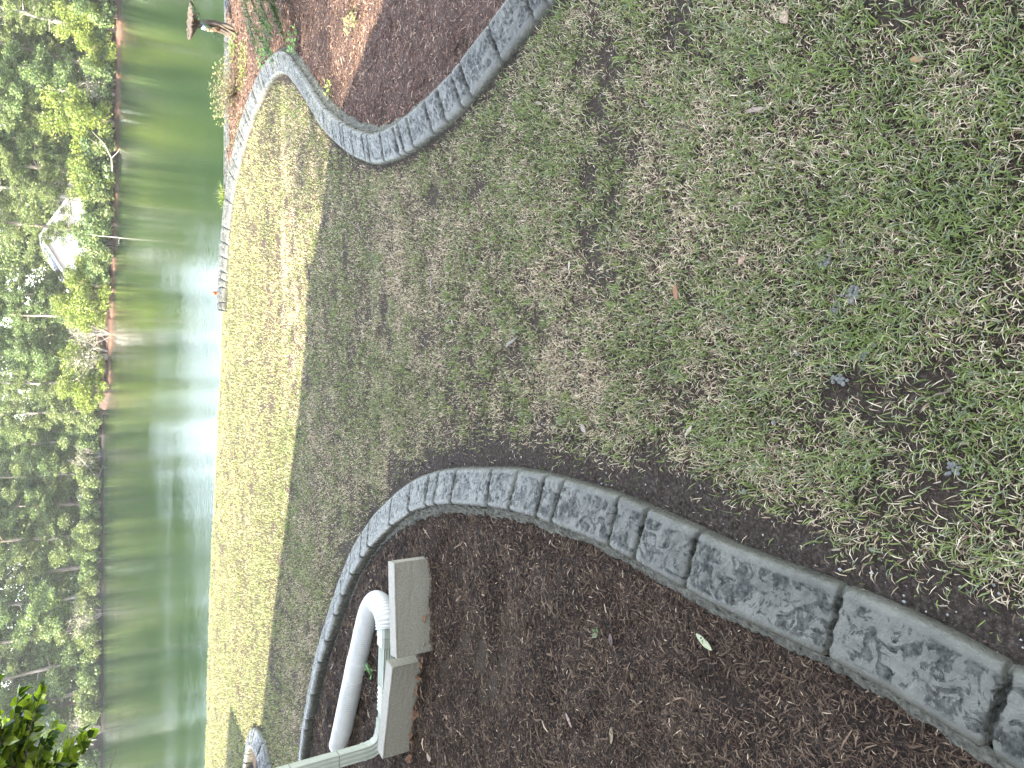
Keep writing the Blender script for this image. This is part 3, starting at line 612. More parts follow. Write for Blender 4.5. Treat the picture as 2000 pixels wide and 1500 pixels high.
def ribbed(P, R, name, pitch=0.0115, amp=0.0022):
    pth = smooth_path(P, 14); s = [0]
    for i in range(1, len(pth)): s.append(s[-1] + (pth[i] - pth[i - 1]).length)
    N = int(s[-1] / (pitch / 6)); s = np.array(s); A = np.array([tuple(q) for q in pth]); q = np.linspace(0, s[-1], N)
    pts = np.stack([np.interp(q, s, A[:, k]) for k in range(3)], 1)
    rad = R + amp * np.sign(np.sin(2 * np.pi * q / pitch)) * np.abs(np.sin(2 * np.pi * q / pitch)) ** 0.5
    return MB().tube([tuple(a) for a in pts], list(rad), 28).build(name, m_pipe, DS, True)
ribbed([(-1.375, 3.77, .074), (-1.315, 3.79, .072), (-1.27, 3.86, .070), (-1.275, 3.96, .068), (-1.345, 4.05, .068), (-1.46, 4.125, .068), (-1.60, 4.20, .068), (-1.71, 4.26, .068)], 0.062, "ribbed_pipe", 0.015)
MB().tube([(-1.695, 4.252, .068), (-1.71, 4.26, .068), (-1.83, 4.322, .068), (-1.845, 4.33, .068)], [.0645, .067, .067, .0645], 28).build("coupling", m_pipe, DS, True)
ribbed([(-1.84, 4.327, .068), (-2.1, 4.463, .068), (-2.37, 4.604, .068)], 0.064, "ribbed_pipe", pitch=0.017)
MB().tube([(-2.365, 4.60, .068), (-2.40, 4.62, .068), (-2.43, 4.635, .065), (-2.62, 4.73, .06)], [.067, .067, .050, .046], 24).build("end_adapter", m_pipe, DS, True)
# small clover like weed between the pipe runs
def small_plant(name, x, y, z, n, spread, hgt, leaf, cols, label, cat, seed, upright=0.5, stems=True, mt=None, group=None):
    rr = np.random.default_rng(seed); root = tag(empty(name, (x, y, z)), label, cat, group)
    st_ = MB(); Vs = []; Fs = []; Cs = []
    for i in range(n):
        a = rr.uniform(0, 6.28); r_ = spread * rr.random() ** 0.6; h_ = hgt * rr.uniform(0.25, 1) * (1 - 0.35 * (r_ / max(spread, 1e-6)))
        tip = Vector((math.cos(a) * r_, math.sin(a) * r_, h_))
        if stems and i % 3 == 0: st_.tube([(0, 0, 0), (tip.x * .35, tip.y * .35, h_ * .6), tuple(tip)], [.0022, .0016, .0009], 4, False)
        L = leaf * rr.uniform(0.6, 1.3); b = rr.uniform(0, 6.28); e = rr.uniform(-0.2, 1.2) * upright + .1
        d = Vector((math.cos(b) * math.cos(e), math.sin(b) * math.cos(e), math.sin(e))); s_ = Vector((-math.sin(b), math.cos(b), rr.uniform(-.4, .4))) * 0.32 * L
        o = len(Vs); Vs += [tip, tip + d * L * .5 + s_, tip + d * L, tip + d * L * .5 - s_]; Fs.append((o, o + 1, o + 2, o + 3)); Cs += [np.array(cols[rr.integers(0, len(cols))]) * rr.uniform(.75, 1.25)] * 4
    link("foliage", np_mesh("foliage", np.array([tuple(q) for q in Vs]), [np.array(Fs)], False, np.array(Cs)), mt or m_leaf, root)
    if stems: st_.build("stem", m_twig, root)
    return root
small_plant("weed", -1.74, 4.12, 0.02, 16, .045, .05, .035, [(.10, .22, .05), (.14, .28, .07)], "small round leaved green weed between the two pipe runs", "weed", 3)
small_plant("weed", -0.87, 1.95, 0.02, 9, .010, .018, .026, [(.16, .20, .10), (.10, .15, .06)], "tiny pale grass sprig alone on the dark mulch", "weed", 5)

# ------------------------------------------------------------------ bed plants near the pond
YG = [(.17, .22, .045), (.13, .18, .04), (.22, .22, .08), (.10, .15, .035)]
small_plant("leafy_shrub", 3.20, 8.25, 0.02, 560, .38, .30, .030, [(.20, .20, .08), (.15, .17, .055), (.24, .20, .10), (.12, .15, .05)], "small open shrub with yellowish leaves leaning over the pond border", "shrub", 7)
small_plant("ground_cover", 3.35, 7.85, 0.01, 500, .26, .06, .022, YG, "bright green creeping plant in front of the yellowish shrub", "plant", 8, stems=False)
small_plant("ground_cover", 3.72, 8.28, 0.01, 260, .15, .09, .024, YG, "bright green creeping plant at the foot of the birdbath", "plant", 9, stems=False)
small_plant("ground_cover", 2.62, 8.15, 0.01, 320, .28, .04, .024, YG, "thin yellow green patch of creeping plant nearest the edging tip", "plant", 10, stems=False)
small_plant("ground_cover", 4.55, 7.75, 0.01, 420, .30, .05, .024, YG, "creeping green patch beyond the birdbath at the picture's rim", "plant", 11, stems=False)
small_plant("sprig", 2.98, 6.75, 0.02, 60, .12, .12, .035, [(.10, .24, .05), (.16, .32, .07)], "fresh green sprig on mulch by the bend of the pale edging", "plant", 12)
small_plant("sprig", 2.75, 5.75, 0.02, 46, .10, .10, .035, [(.10, .24, .05), (.14, .28, .07)], "fresh green sprig on mulch below the evergreen branches", "plant", 13)
small_plant("sprig", 2.35, 4.45, 0.02, 40, .10, .06, .03, [(.30, .36, .10), (.2, .3, .07)], "yellowish weed sprig in the sunlit strip of mulch", "plant", 14)
small_plant("sprig", 2.10, 4.95, 0.02, 30, .09, .03, .03, [(.30, .36, .10), (.2, .3, .07)], "flat yellow green weed beside the mortar of the pale edging", "plant", 16)
# grassy tuft by the far edging
x = 2.18 + rng.normal(0, .05, 110); y = 8.78 + rng.normal(0, .035, 110)
q = blades(x, y, rng.uniform(.10, .2, 110), np.full(110, .008), rng.uniform(.2, 1.1, 110), np.array(YG)[rng.integers(0, 4, 110)] * 1.1, lambda a, b_: 0 * a + .0, 3)
tag(link("grass_clump", np_mesh("grass_clump", q[0], [q[1], q[2]], False, q[3]), m_grass), "upright yellow green grass clump behind the far end of the pale edging", "grass clump")
# evergreen with drooping fronds, rooted outside the frame
ev = tag(empty("evergreen_shrub", (3.75, 5.95, 0)), "dark evergreen shrub with long feathery branches over the reddish mulch", "shrub")
stm = MB(); Vs = []; Fs = []; Cs = []; rr = np.random.default_rng(44)
for i in range(30):
    a = rr.uniform(0, 6.28); R_ = rr.uniform(.55, 1.0); hh = rr.uniform(.25, .9)
    if i < 8: a = math.pi + rr.uniform(-.75, .65); R_ = rr.uniform(.75, 1.05); hh = rr.uniform(.14, .40)
    P_ = [Vector((0, 0, .05)), Vector((math.cos(a) * R_ * .35, math.sin(a) * R_ * .35, hh * 1.1)), Vector((math.cos(a) * R_ * .75, math.sin(a) * R_ * .75, hh)), Vector((math.cos(a) * R_, math.sin(a) * R_, hh * .6))]
    pp = smooth_path(P_, 8); stm.tube([tuple(q) for q in pp], [.009 - .007 * j / len(pp) for j in range(len(pp))], 5, False)
    for j in range(6, len(pp)):
        for k in range(22):
            b = rr.uniform(0, 6.28); d = Vector((math.cos(a) * .9 + math.cos(b) * .8, math.sin(a) * .9 + math.sin(b) * .8, rr.uniform(-.5, .5))).normalized(); L = rr.uniform(.03, .075)
            s_ = d.cross(Vector((0, 0, 1))).normalized() * .0035; c = pp[j] + (pp[min(j + 1, len(pp) - 1)] - pp[j]) * rr.random(); o = len(Vs)
            Vs += [c, c + d * L * .5 + s_, c + d * L, c + d * L * .5 - s_]; Fs.append((o, o + 1, o + 2, o + 3)); Cs += [np.array([(.035, .085, .025), (.05, .12, .03), (.08, .16, .04)][rr.integers(0, 3)])] * 4
link("foliage", np_mesh("foliage", np.array([tuple(q) for q in Vs]), [np.array(Fs)], False, np.array(Cs)), m_leaf, ev); stm.build("stem", m_twig, ev)

# ------------------------------------------------------------------ birdbath
m_bb = noisy("carved_resin", [(0.3, (0.018, 0.012, 0.008)), (0.5, (0.055, 0.040, 0.028)), (0.75, (0.14, 0.115, 0.09))], 30, rough=0.7, bs=0.6, bd=0.006, sc=(1, 1, 0.35))
BB = tag(empty("birdbath", (3.95, 8.42, 0.01)), "carved tree stump birdbath with a flared bowl standing by the pond", "birdbath")
seg = 56; pr = [(.030, .375), (.050, .380), (.100, .402), (.150, .428), (.180, .447), (.186, .460), (.178, .466), (.165, .455), (.12, .44), (.0, .432)]
vs_ = []; fs_ = []
for i, (r_, z_) in enumerate(pr):
    for j in range(seg):
        a = 2 * math.pi * j / seg; g = (0.012 * math.sin(a * 17 + 2 * math.sin(a * 3)) + .008 * math.sin(a * 31)) * (r_ / .18) if 0 < i < 7 else 0
        vs_.append(((r_ + g) * math.cos(a), (r_ + g) * math.sin(a), z_ + g * .3))
for i in range(len(pr) - 1):
    for j in range(seg): fs_.append((i * seg + j, i * seg + (j + 1) % seg, (i + 1) * seg + (j + 1) % seg, (i + 1) * seg + j))
fs_.append(tuple(range(seg))[::-1]); MB().add(vs_, fs_).build("bowl", m_bb, BB, False)
vs_ = []; fs_ = []; K = 22
for i in range(K):
    q = i / (K - 1); z_ = q * .385; rad = np.interp(q, [0, .06, .2, .45, .7, .88, 1], [.098, .072, .056, .050, .047, .036, .042]); cx = .022 * math.sin(q * 3.1) - .01
    for j in range(seg):
        a = 2 * math.pi * j / seg; g = 1 + (.16 * math.sin(a * 5 + q * 7) + .10 * math.sin(a * 11 - q * 12)) * (1.3 - q * .7)
        if q < .1: g += .35 * max(0, math.sin(a * 5)) * (1 - q * 10)
        vs_.append((cx + rad * g * math.cos(a), rad * g * math.sin(a), z_))
for i in range(K - 1):
    for j in range(seg): fs_.append((i * seg + j, i * seg + (j + 1) % seg, (i + 1) * seg + (j + 1) % seg, (i + 1) * seg + j))
MB().add(vs_, fs_).build("pedestal", m_bb, BB, False)
mb = MB(); mb.tube([(-.02, -.03, .17), (-.05, -.045, .215), (-.068, -.05, .27)], [.022, .026, .020], 10); mb.blob((-.066, -.05, .282), (.026, .024, .018), 10, 6); mb.build("branch_stub", noisy("tan_wood", [(0.3, (0.10, 0.06, 0.03)), (0.7, (0.22, 0.15, 0.09))], 40, rough=0.6, bs=0.3), BB, True)
brd = MB(); brd.blob((-.062, -.055, .322), (.024, .017, .022), 12, 8); brd.blob((-.078, -.062, .343), (.012, .012, .012), 10, 6)
bo = brd.build("bird_figure", mat("blue_paint", (0.30, 0.45, 0.68), 0.4), BB, True); bo["label"] = "small blue and white carved bird"
MB().tube([(-.088, -.066, .343), (-.098, -.070, .341)], [.003, .0006], 6).build("beak", m_seam, bo); MB().tube([(-.045, -.05, .318), (-.015, -.045, .335), (.002, -.04, .34)], [.010, .008, .003], 6).build("tail", mat("navy_paint", (0.03, 0.05, 0.16), 0.4), bo)
MB().blob((-.074, -.062, .318), (.014, .012, .016), 8, 6).build("breast", mat("white_paint", (0.75, 0.78, 0.8), 0.5), bo, True)

# ------------------------------------------------------------------ pond things
bu = tag(empty("float", (2.46, 20.65, -1.80)), "orange red float bobbing on the pond", "float")
MB().blob((0, 0, .03), (.055, .055, .05), 14, 10).build("float_body", mat("orange_plastic", (0.80, 0.09, 0.03), 0.35), bu, True)
MB().tube([(0, 0, .08), (0, 0, .125)], [.012, .01], 8).build("eyelet", mat("white_plastic_ring", (0.7, 0.7, 0.7), 0.4), bu, True)
def dead_branch(x, y, label, pts, r0, extra):
    root = tag(empty("dead_branch", (x, y, -1.8)), label, "branch", "bleached dead branches along the far shore"); mb = MB()
    mb.tube(pts, [r0 * (1 - .7 * i / (len(pts) - 1)) for i in range(len(pts))], 6)
    for e in extra: mb.tube(e, [r0 * .5, r0 * .35, r0 * .15], 5)
    mb.build("branches", m_palebark, root); return root
dead_branch(10.9, 60.5, "bleached stick standing in the water with a small perch at its foot", [(0, 0, -.4), (.02, 0, .6), (0, .05, 1.4), (.06, 0, 2.2)], .05, [[(0, 0, .1), (-.3, 0, .16), (-.55, 0, .10)], [(0, 0, .1), (.1, 0, .35), (-.15, 0, .5)]])
dead_branch(5.0, 74.3, "forked bleached branch rising from the shore below the house corner", [(-.6, 1, -.2), (-.2, .5, .4), (0, 0, .9), (.2, 0, 1.6), (0, 0, 2.1)], .07, [[(0, 0, .9), (-.6, 0, .8), (-1.2, 0, .3)], [(.2, 0, 1.5), (.7, 0, 1.4), (1.0, 0, 1.7)]])
dead_branch(17.5, 63.2, "leaning pale branch over the reddish bank past the house", [(-.8, 1, .4), (0, 0, .5), (.9, -.4, 1.0), (1.7, -.4, 1.8)], .06, [[(0, 0, .5), (.4, -.5, .1), (.8, -1, -.1)], [(.9, -.4, 1), (.8, -.4, 1.5), (1.1, -.4, 1.9)]])
dead_branch(-10.5, 92.3, "bare fallen limb on the distant shore", [(-1.5, .5, .3), (0, 0, .5), (1.5, -.2, 1.6), (2.8, -.2, 2.6)], .08, [[(0, 0, .5), (.7, 0, .2), (1.6, 0, -.1)], [(1.5, -.2, 1.6), (1.6, -.2, 2.6), (2.2, -.2, 3.4)]])

# ------------------------------------------------------------------ trees
def cloud(centers, radii, n, size, pal, seed, asp=0.6, thin=1.0):
    r = np.random.default_rng(seed); C = np.array(centers, float); R = np.array(radii, float)
    if R.ndim == 1: R = np.stack([R, R, R * 0.75], 1)
    wgt = R.prod(1) ** 0.66; i = r.choice(len(C), n, p=wgt / wgt.sum())
    d = r.normal(size=(n, 3)); d /= np.linalg.norm(d, axis=1)[:, None]; q = r.random(n) ** 0.45
    c = C[i] + d * R[i] * q[:, None]
    a = r.normal(size=(n, 3)); a[:, 2] *= 0.6; a /= np.linalg.norm(a, axis=1)[:, None]
    b = np.cross(a, r.normal(size=(n, 3))); b /= np.linalg.norm(b, axis=1)[:, None]
    L = size * r.uniform(0.5, 1.35, n)[:, None]; W = L * asp
    V = np.stack([c - a * L / 2, c + b * W / 2, c + a * L / 2, c - b * W / 2], 1)
    cb = 0.8 + 0.4 * r.random(len(C))
    col = np.array(pal)[r.integers(0, len(pal), n)] * (cb[i][:, None]) * r.uniform(0.7, 1.3, (n, 1))
    F = np.arange(n)[:, None] * 4 + np.array([[0, 1, 2, 3]])
    return V.reshape(-1, 3), F, np.repeat(col, 4, 0)
PINE = [(.125, .165, .050), (.155, .195, .065), (.095, .13, .045), (.19, .22, .09)]
DECI = [(.115, .17, .055), (.085, .13, .05), (.16, .21, .065), (.11, .15, .07)]
LIME = [(.20, .25, .045), (.16, .21, .04), (.25, .28, .06), (.13, .18, .04)]
OLIVE = [(.13, .17, .055), (.10, .145, .05), (.17, .205, .07), (.15, .17, .075)]
protos = {}
def proto(key, kind, hgt, rad, n, leaf, pal, seed, bark, z0=0.25, asp=.6):
    rr = random.Random(seed); tr = MB(); cs = []; rs = []
    lean = Vector((rr.uniform(-.05, .05), rr.uniform(-.05, .05), 1))
    r0 = hgt * (0.0125 if kind == 'pine' else 0.012) + (.03 if kind != 'bush' else 0)
    if kind in ('pine', 'broad'):
        ax = [Vector((lean.x * hgt * q + rr.uniform(-.12, .12) * (q > 0), lean.y * hgt * q + rr.uniform(-.12, .12) * (q > 0), hgt * q)) for q in (0, .15, .3, .45, .6, .75, .9, 1.0)]
        ax[0].z = -1.0
        tr.tube([tuple(a) for a in ax], [r0 * 1.25, r0, r0 * .9, r0 * .78, r0 * .62, r0 * .45, r0 * .2, .02], 7)
        nl = 34 if kind == 'pine' else 26
        for i in range(nl):
            q = z0 + (1 - z0) * ((i + rr.random()) / nl); a = rr.uniform(0, 6.28)
            prof = (0.35 + 0.65 * math.sin(math.pi * min(1, (q - z0) / (1 - z0) * .85 + .12))) if kind == 'broad' else (0.55 + .45 * math.sin(math.pi * (q - z0) / (1 - z0)))
            R_ = rad * prof * rr.uniform(.45, 1.0); k = min(6, int(q * 7)); base = ax[k].lerp(ax[k + 1], min(1, max(0, (hgt * q - ax[k].z) / max(.1, ax[k + 1].z - ax[k].z))))
            tip = base + Vector((math.cos(a) * R_, math.sin(a) * R_, R_ * rr.uniform(-.15, .45)))
            midp = base.lerp(tip, .5) + Vector((0, 0, rr.uniform(-.1, .2)))
            tr.tube([tuple(base), tuple(midp), tuple(tip)], [r0 * .3 * (1.15 - q), r0 * .18, .012], 4, False)
            for s_ in range(9):
                u = rr.uniform(.30, 1.12); c = base.lerp(tip, u) + Vector((rr.gauss(0, .5), rr.gauss(0, .5), rr.gauss(0, .38))); cs.append(tuple(c)); g = rad * rr.uniform(.05, .19) * (1 if kind == 'pine' else 1.2); rs.append((g * rr.uniform(.7, 1.4), g, g * rr.uniform(.4, .9)))
    else:
        for i in range(14 if kind == 'bush' else 20):
            a = rr.uniform(0, 6.28); R_ = rad * rr.uniform(.3, 1); hz = hgt * rr.uniform(.45, 1) * (1 - .35 * (R_ / rad) ** 2)
            tip = Vector((math.cos(a) * R_, math.sin(a) * R_, hz)); mp_ = Vector((tip.x * .45, tip.y * .45, hz * .55))
            tr.tube([(0, 0, -.6), tuple(mp_), tuple(tip)], [.05, .03, .008], 4, False)
            for s_ in range(6 if kind == 'twiggy' else 2):
                b = mp_.lerp(tip, rr.random()); e = b + Vector((rr.gauss(0, .5), rr.gauss(0, .5), rr.uniform(0, .7))) * rad * .4; tr.tube([tuple(b), tuple(e)], [.014, .005], 3, False)
            for s_ in range(3): c = mp_.lerp(tip, rr.uniform(.3, 1.1)); cs.append((c.x + rr.gauss(0, .2), c.y + rr.gauss(0, .2), max(.1, c.z + rr.gauss(0, .2)))); g = rad * rr.uniform(.18, .36); rs.append((g, g, g * .75))
    if kind in ('bush', 'bushy'):
        for i in range(12): a = rr.uniform(0, 6.28); q_ = rad * rr.uniform(.2, .8); cs.append((math.cos(a) * q_, math.sin(a) * q_, .25 + rr.random() * .5)); g = rad * .26; rs.append((g, g, g * .7))
    V, F, C = cloud(cs, rs, n, leaf, pal, seed, asp)
    tm = bpy.data.meshes.new("trunk"); tm.from_pydata(tr.v, [], tr.f); tm.materials.append(bark); tm.update()
    cm = np_mesh("crown", V, [F], False, C); cm.materials.append(m_leaf)
    protos[key] = (tm, cm)
proto('pine1', 'pine', 14, 3.0, 34000, .17, PINE, 101, m_bark, .20, .35)
proto('highpine', 'pine', 14.5, 2.4, 5000, .16, PINE, 109, m_bark, .80, .35)
proto('pine2', 'pine', 13, 2.7, 30000, .17, PINE, 102, m_palebark, .30, .35)
proto('pine3', 'pine', 15, 3.2, 36000, .17, [tuple(c * .85 for c in q) for q in PINE], 103, m_bark, .15, .35)
proto('broad1', 'broad', 12, 3.7, 38000, .18, DECI, 111, m_bark, .10)
proto('broad2', 'broad', 11, 3.9, 38000, .18, [tuple(c * 1.15 for c in q) for q in DECI], 112, m_palebark, .08)
proto('broad3', 'broad', 13, 3.7, 38000, .18, OLIVE, 113, m_bark, .12)
proto('lime1', 'bushy', 4.2, 2.1, 13000, .16, LIME, 121, m_bark)
proto('lime2', 'bushy', 3.2, 1.8, 11000, .15, [tuple(c * .9 for c in q) for q in LIME], 122, m_bark)
proto('bush1', 'bush', 2.4, 1.8, 9000, .18, DECI, 131, m_bark)
proto('bush2', 'bush', 2.0, 1.9, 9000, .18, OLIVE, 132, m_bark)
proto('twig', 'twiggy', 2.6, 1.9, 900, .13, [(.35, .33, .26), (.25, .25, .16)], 141, m_palebark)
def plant(key, name, x, y, s, rz, label, cat, group, z=None, sz=None):
    z = float(farz(np.array(x), np.array(y))) - 0.05 if z is None else z
    o = empty(name, (x, y, z), rz); o.scale = (s, s, s * (sz or 1)); tag(o, label, cat, group)
    for me, nm in zip(protos[key], ("trunk" if 'pine' in key or 'broad' in key else "stems", "crown" if 'pine' in key or 'broad' in key else "foliage")): link(nm, me, None, o)
    return o
ORD = ["first", "second", "third", "fourth", "fifth", "sixth", "seventh", "eighth", "ninth", "tenth", "eleventh", "twelfth", "thirteenth", "fourteenth", "fifteenth", "sixteenth", "seventeenth", "eighteenth", "nineteenth", "twentieth"]
def u2x(ypix, Y): return (750 - ypix) / 1390 * (0.848 * Y + 1.0)
# (image row, metres behind the shoreline, kind, scale, vertical factor)
front = [(-40, 5, 'pine1', 1.0), (30, 6, 'broad1', .95), (62, 3.2, 'pine2', 1.0), (130, 6.5, 'pine3', .95), (188, 4, 'broad2', .9), (245, 5.5, 'pine2', 1.05), (300, 7, 'broad1', .9), (345, 5, 'pine1', .92), (392, 4.5, 'pine2', .95), (448, 4.0, 'pine1', .85),
         (575, 9, 'broad3', .76), (622, 6, 'broad1', .84), (690, 8, 'broad2', .92), (745, 6, 'pine2', .86), (800, 3, 'broad3', .95), (862, 4, 'broad2', .95), (925, 3, 'broad3', .95), (985, 4.5, 'broad1', 1.05), (1045, 3, 'broad3', 1.15), (1105, 4.5, 'pine3', 1.15)]
front2 = [(1165, 3, 'broad2', 1.05), (1225, 4.5, 'broad3', 1.05), (1290, 3.4, 'broad1', 1.1), (1350, 5, 'pine1', 1.05), (1410, 3.4, 'broad2', 1.1), (1475, 4.2, 'broad3', 1.1), (1545, 4, 'broad1', 1.1)]
front2 = [(a, b, k, c * 1.18) for a, b, k, c in front2]
WORD = {'pine1': "tall brown barked pine", 'pine2': "slim pale trunked pine", 'pine3': "dense tall dark pine", 'broad1': "mid green leafy tree", 'broad2': "light green pale trunked leafy tree", 'broad3': "olive green leafy tree"}
def putrow(rows, grp, tail, dens=1):
    for i, (yp, back, key, s) in enumerate(rows):
        Y = 80.0
        for _ in range(6): Y = float(shoreY(u2x(yp, Y))) + back
        x = u2x(yp, Y)
        plant(key, "pine_tree" if 'pine' in key else "leafy_tree", x, Y, s, i * 1.9, "%s, %s %s" % (WORD[key].replace("light green pale trunked", "light green").replace("brown barked ", ""), ORD[i], tail), "tree", grp)
putrow(front, "front row of trees on the far bank", "in the front row counted from the birdbath end")
putrow(front2, "front row of trees on the left of the far bank", "in the distant left group from the pond's middle")
back_ = [(0, 15, 'broad2', 1.1), (85, 16, 'pine3', 1.1), (150, 15, 'broad1', 1.15), (215, 17, 'pine1', 1.15), (285, 16, 'broad3', 1.1), (360, 24, 'pine3', 1.1), (430, 26, 'broad1', 1.0), (500, 26, 'broad2', .85), (610, 24, 'broad3', .80), (680, 22, 'pine1', .72), (760, 18, 'broad1', .78), (840, 13, 'broad2', .76), (900, 12, 'pine3', .72), (980, 12, 'broad3', .98), (1070, 12, 'broad1', 1.15), (1160, 12, 'pine1', 1.15), (1260, 12, 'broad2', 1.25), (1370, 13, 'pine3', 1.15), (1480, 12, 'broad3', 1.2)]
back_ = [(a, b, k, c * (1.15 if a > 940 or a < 450 else 1.1)) for a, b, k, c in back_]
putrow(back_, "second row of trees on the far bank", "in the second row counted from the birdbath end")
shr = [(20, 1.8, 'bush1', 1.2), (48, 2.4, 'lime1', .95), (100, 2, 'lime2', .8), (150, 2, 'bush1', 1.0), (178, 2.6, 'twig', 1.0), (238, 2.0, 'lime1', 1.15), (290, 1.8, 'bush2', 1.0), (325, 2.0, 'bush1', 1.3), (352, 2.2, 'lime2', 1.1), (402, 1.8, 'bush2', 1.1), (432, 1.6, 'bush1', 1.2), (478, 1.8, 'bush2', 1.05), (512, 2.2, 'bush1', 1.0), (560, 2.0, 'lime2', 1.2), (600, 2.4, 'lime1', 1.0), (650, 2, 'twig', 1.2), (690, 2, 'twig', 1.35), (718, 2.2, 'lime2', 1.3), (755, 1.6, 'lime1', .95)]
shr = [(a, b * 0.55, k, c * 1.05) for a, b, k, c in shr]
shr2 = [(805, 1.5, 'bush2', 1.0), (850, 1.8, 'bush1', 1.2), (890, 1.4, 'twig', 1.1), (935, 1.6, 'bush2', 1.2), (985, 1.2, 'bush1', 1.0), (1040, 1.5, 'bush2', 1.3), (1095, 1.4, 'bush1', 1.2), (1150, 1.6, 'bush2', 1.2), (1200, 1.2, 'twig', 1.2), (1255, 1.5, 'bush2', 1.3), (1310, 1.3, 'bush1', 1.1), (1370, 1.6, 'bush2', 1.3), (1430, 1.2, 'twig', 1.2), (1490, 1.5, 'bush1', 1.2)]
shr2 = [(a, b * 0.55, k, c * 1.05) for a, b, k, c in shr2]
WS = {'bush1': "rounded green bush", 'bush2': "olive green bush", 'lime1': "bright yellow green sapling", 'lime2': "low yellow green bush", 'twig': "grey leafless twiggy bush"}
for rows, tail, g in ((shr, "at the near bank's water line counted from the birdbath end", "bushes along the reddish far bank"), (shr2, "at the distant left shore counted from the pond's middle", "bushes along the distant left shore")):
    for i, (yp, back, key, s) in enumerate(rows):
        Y = 80.0
        for _ in range(6): Y = float(shoreY(u2x(yp, Y))) + back
        plant(key, "shrub", u2x(yp, Y), Y, s, i * 2.3, "%s, %s %s" % (WS[key], ORD[i], tail), "bush", g)
# the wood behind, one leafy mass
r = np.random.default_rng(77); cs = []; rs = []
for i in range(900):
    X_ = r.uniform(-85, 75); back = r.uniform(19, 34); Y_ = float(shoreY(X_)) + back
    yp = 750 - X_ / (0.848 * Y_ + 1) * 1390
    top = np.interp(yp, [-300, 250, 420, 520, 600, 700, 880, 1000, 1200, 1900], [18, 17, 13.5, 9.4, 8.6, 10, 10.5, 16, 19, 20])
    zc = r.uniform(0.5, top); cs.append((X_, Y_, zc)); g = r.uniform(1.4, 3.0); rs.append((g, g, g * .8))
for i in range(420):
    X_ = r.uniform(-110, 100); Y_ = float(shoreY(X_)) + r.uniform(32, 46); cs.append((X_, Y_, r.uniform(0, 6.0))); g = r.uniform(2.2, 3.6); rs.append((g, g, g * .8))
V, F, C = cloud(cs, rs, 640000, .36, [tuple(c * .9 for c in q) for q in DECI + PINE], 78)
tag(link("woods", np_mesh("woods", V, [F], False, C), m_leaf), "dense green wood filling the space behind the far bank trees", "woods", kind="stuff")

# ------------------------------------------------------------------ white house across the pond
m_side = noisy("white_siding", [(0.3, (0.74, 0.73, 0.70)), (0.7, (0.82, 0.81, 0.79))], 2, rough=0.6, bs=0.0)
t, p = nodes(m_side); wv = t.nodes.new("ShaderNodeTexWave"); wv.bands_direction = 'Z'; wv.inputs["Scale"].default_value = 3.2; wv.inputs["Distortion"].default_value = 0; t.links.new(coords(t), wv.inputs["Vector"]); bump(t, p, wv.outputs["Fac"], .4, .02)
m_roof = noisy("grey_shingles", [(0.3, (0.20, 0.20, 0.23)), (0.7, (0.34, 0.34, 0.38))], 6, rough=0.85, bs=0.3, bd=.02, bscale=12)
m_trim = mat("white_trim", (0.78, 0.78, 0.76), 0.5); m_glass = mat("window_glass", (0.05, 0.07, 0.08), 0.08, 0.6)
def gable_house(name, loc, rz, W_, D_, zb, ze, zr, label, over=.45, win=(), wall=m_side):
    """gable faces -Y; W_ across, D_ deep"""
    root = tag(empty(name, loc, rz), label, "house")
    mb = MB(); w2 = W_ / 2
    mb.add([(-w2, 0, zb), (w2, 0, zb), (w2, 0, ze), (0, 0, zr), (-w2, 0, ze), (-w2, D_, zb), (w2, D_, zb), (w2, D_, ze), (0, D_, zr), (-w2, D_, ze)], [(0, 1, 2, 3, 4), (5, 9, 8, 7, 6), (1, 6, 7, 2), (0, 4, 9, 5)])
    mb.build("wall", wall, root)
    sl = (zr - ze) / w2; th = .16
    for sg in (-1, 1):
        xo = sg * (w2 + over); zo = ze - sl * over; a = [(0, -over, zr + .02), (0, D_ + over, zr + .02), (xo, D_ + over, zo + .02), (xo, -over, zo + .02)]
        b = [(q[0], q[1], q[2] + th) for q in a]; mb = MB().add(a + b, [(0, 1, 2, 3), (4, 7, 6, 5), (0, 4, 5, 1), (1, 5, 6, 2), (2, 6, 7, 3), (3, 7, 4, 0)]); mb.build("roof", m_roof, root)
        tr = MB(); a = Vector((0, -over - .03, zr + .10)); b = Vector((xo, -over - .03, zo + .10)); d = Vector((0, 0, .14)); e = Vector((0, .035, 0))
        tr.add([a - d, b - d, b + d * .7, a + d * .7, a - d + e, b - d + e, b + d * .7 + e, a + d * .7 + e], [(0, 1, 2, 3), (4, 7, 6, 5), (0, 4, 5, 1), (3, 2, 6, 7), (1, 5, 6, 2), (0, 3, 7, 4)]); tr.build("rake_board", m_trim, root)
    for (wx, wz, ww, wh) in win:
        fr = MB(); 
        for c, d in (((wx, -.03, wz + wh / 2 + .04), (ww + .16, .06, .08)), ((wx, -.03, wz - wh / 2 - .04), (ww + .16, .06, .08)), ((wx - ww / 2 - .04, -.03, wz), (.08, .06, wh)), ((wx + ww / 2 + .04, -.03, wz), (.08, .06, wh))): fr.box(c, d)
        f_ = fr.build("window", m_trim, root); MB().box((wx, -.015, wz), (ww, .02, wh)).build("pane", m_glass, f_)
    return root
HY = 80.0
def hx(yp, Y=HY): return (750 - yp) / 1390 * (0.848 * Y + 1.0)
def hz(ix, Y=HY): v_ = (1000 - ix) / 1390; return H + Y * (-st + v_ * ct) / (ct + v_ * st)
xc = hx(472); xl = hx(548); W_ = 2 * abs(xc - xl)
gable_house("lake_house", (xc, HY, 0), 0.0, W_, 9, -.6, hz(133), hz(80), "white gabled house with grey roof seen through trees across the pond")
x2 = (hx(385, 84) + hx(335, 84)) / 2
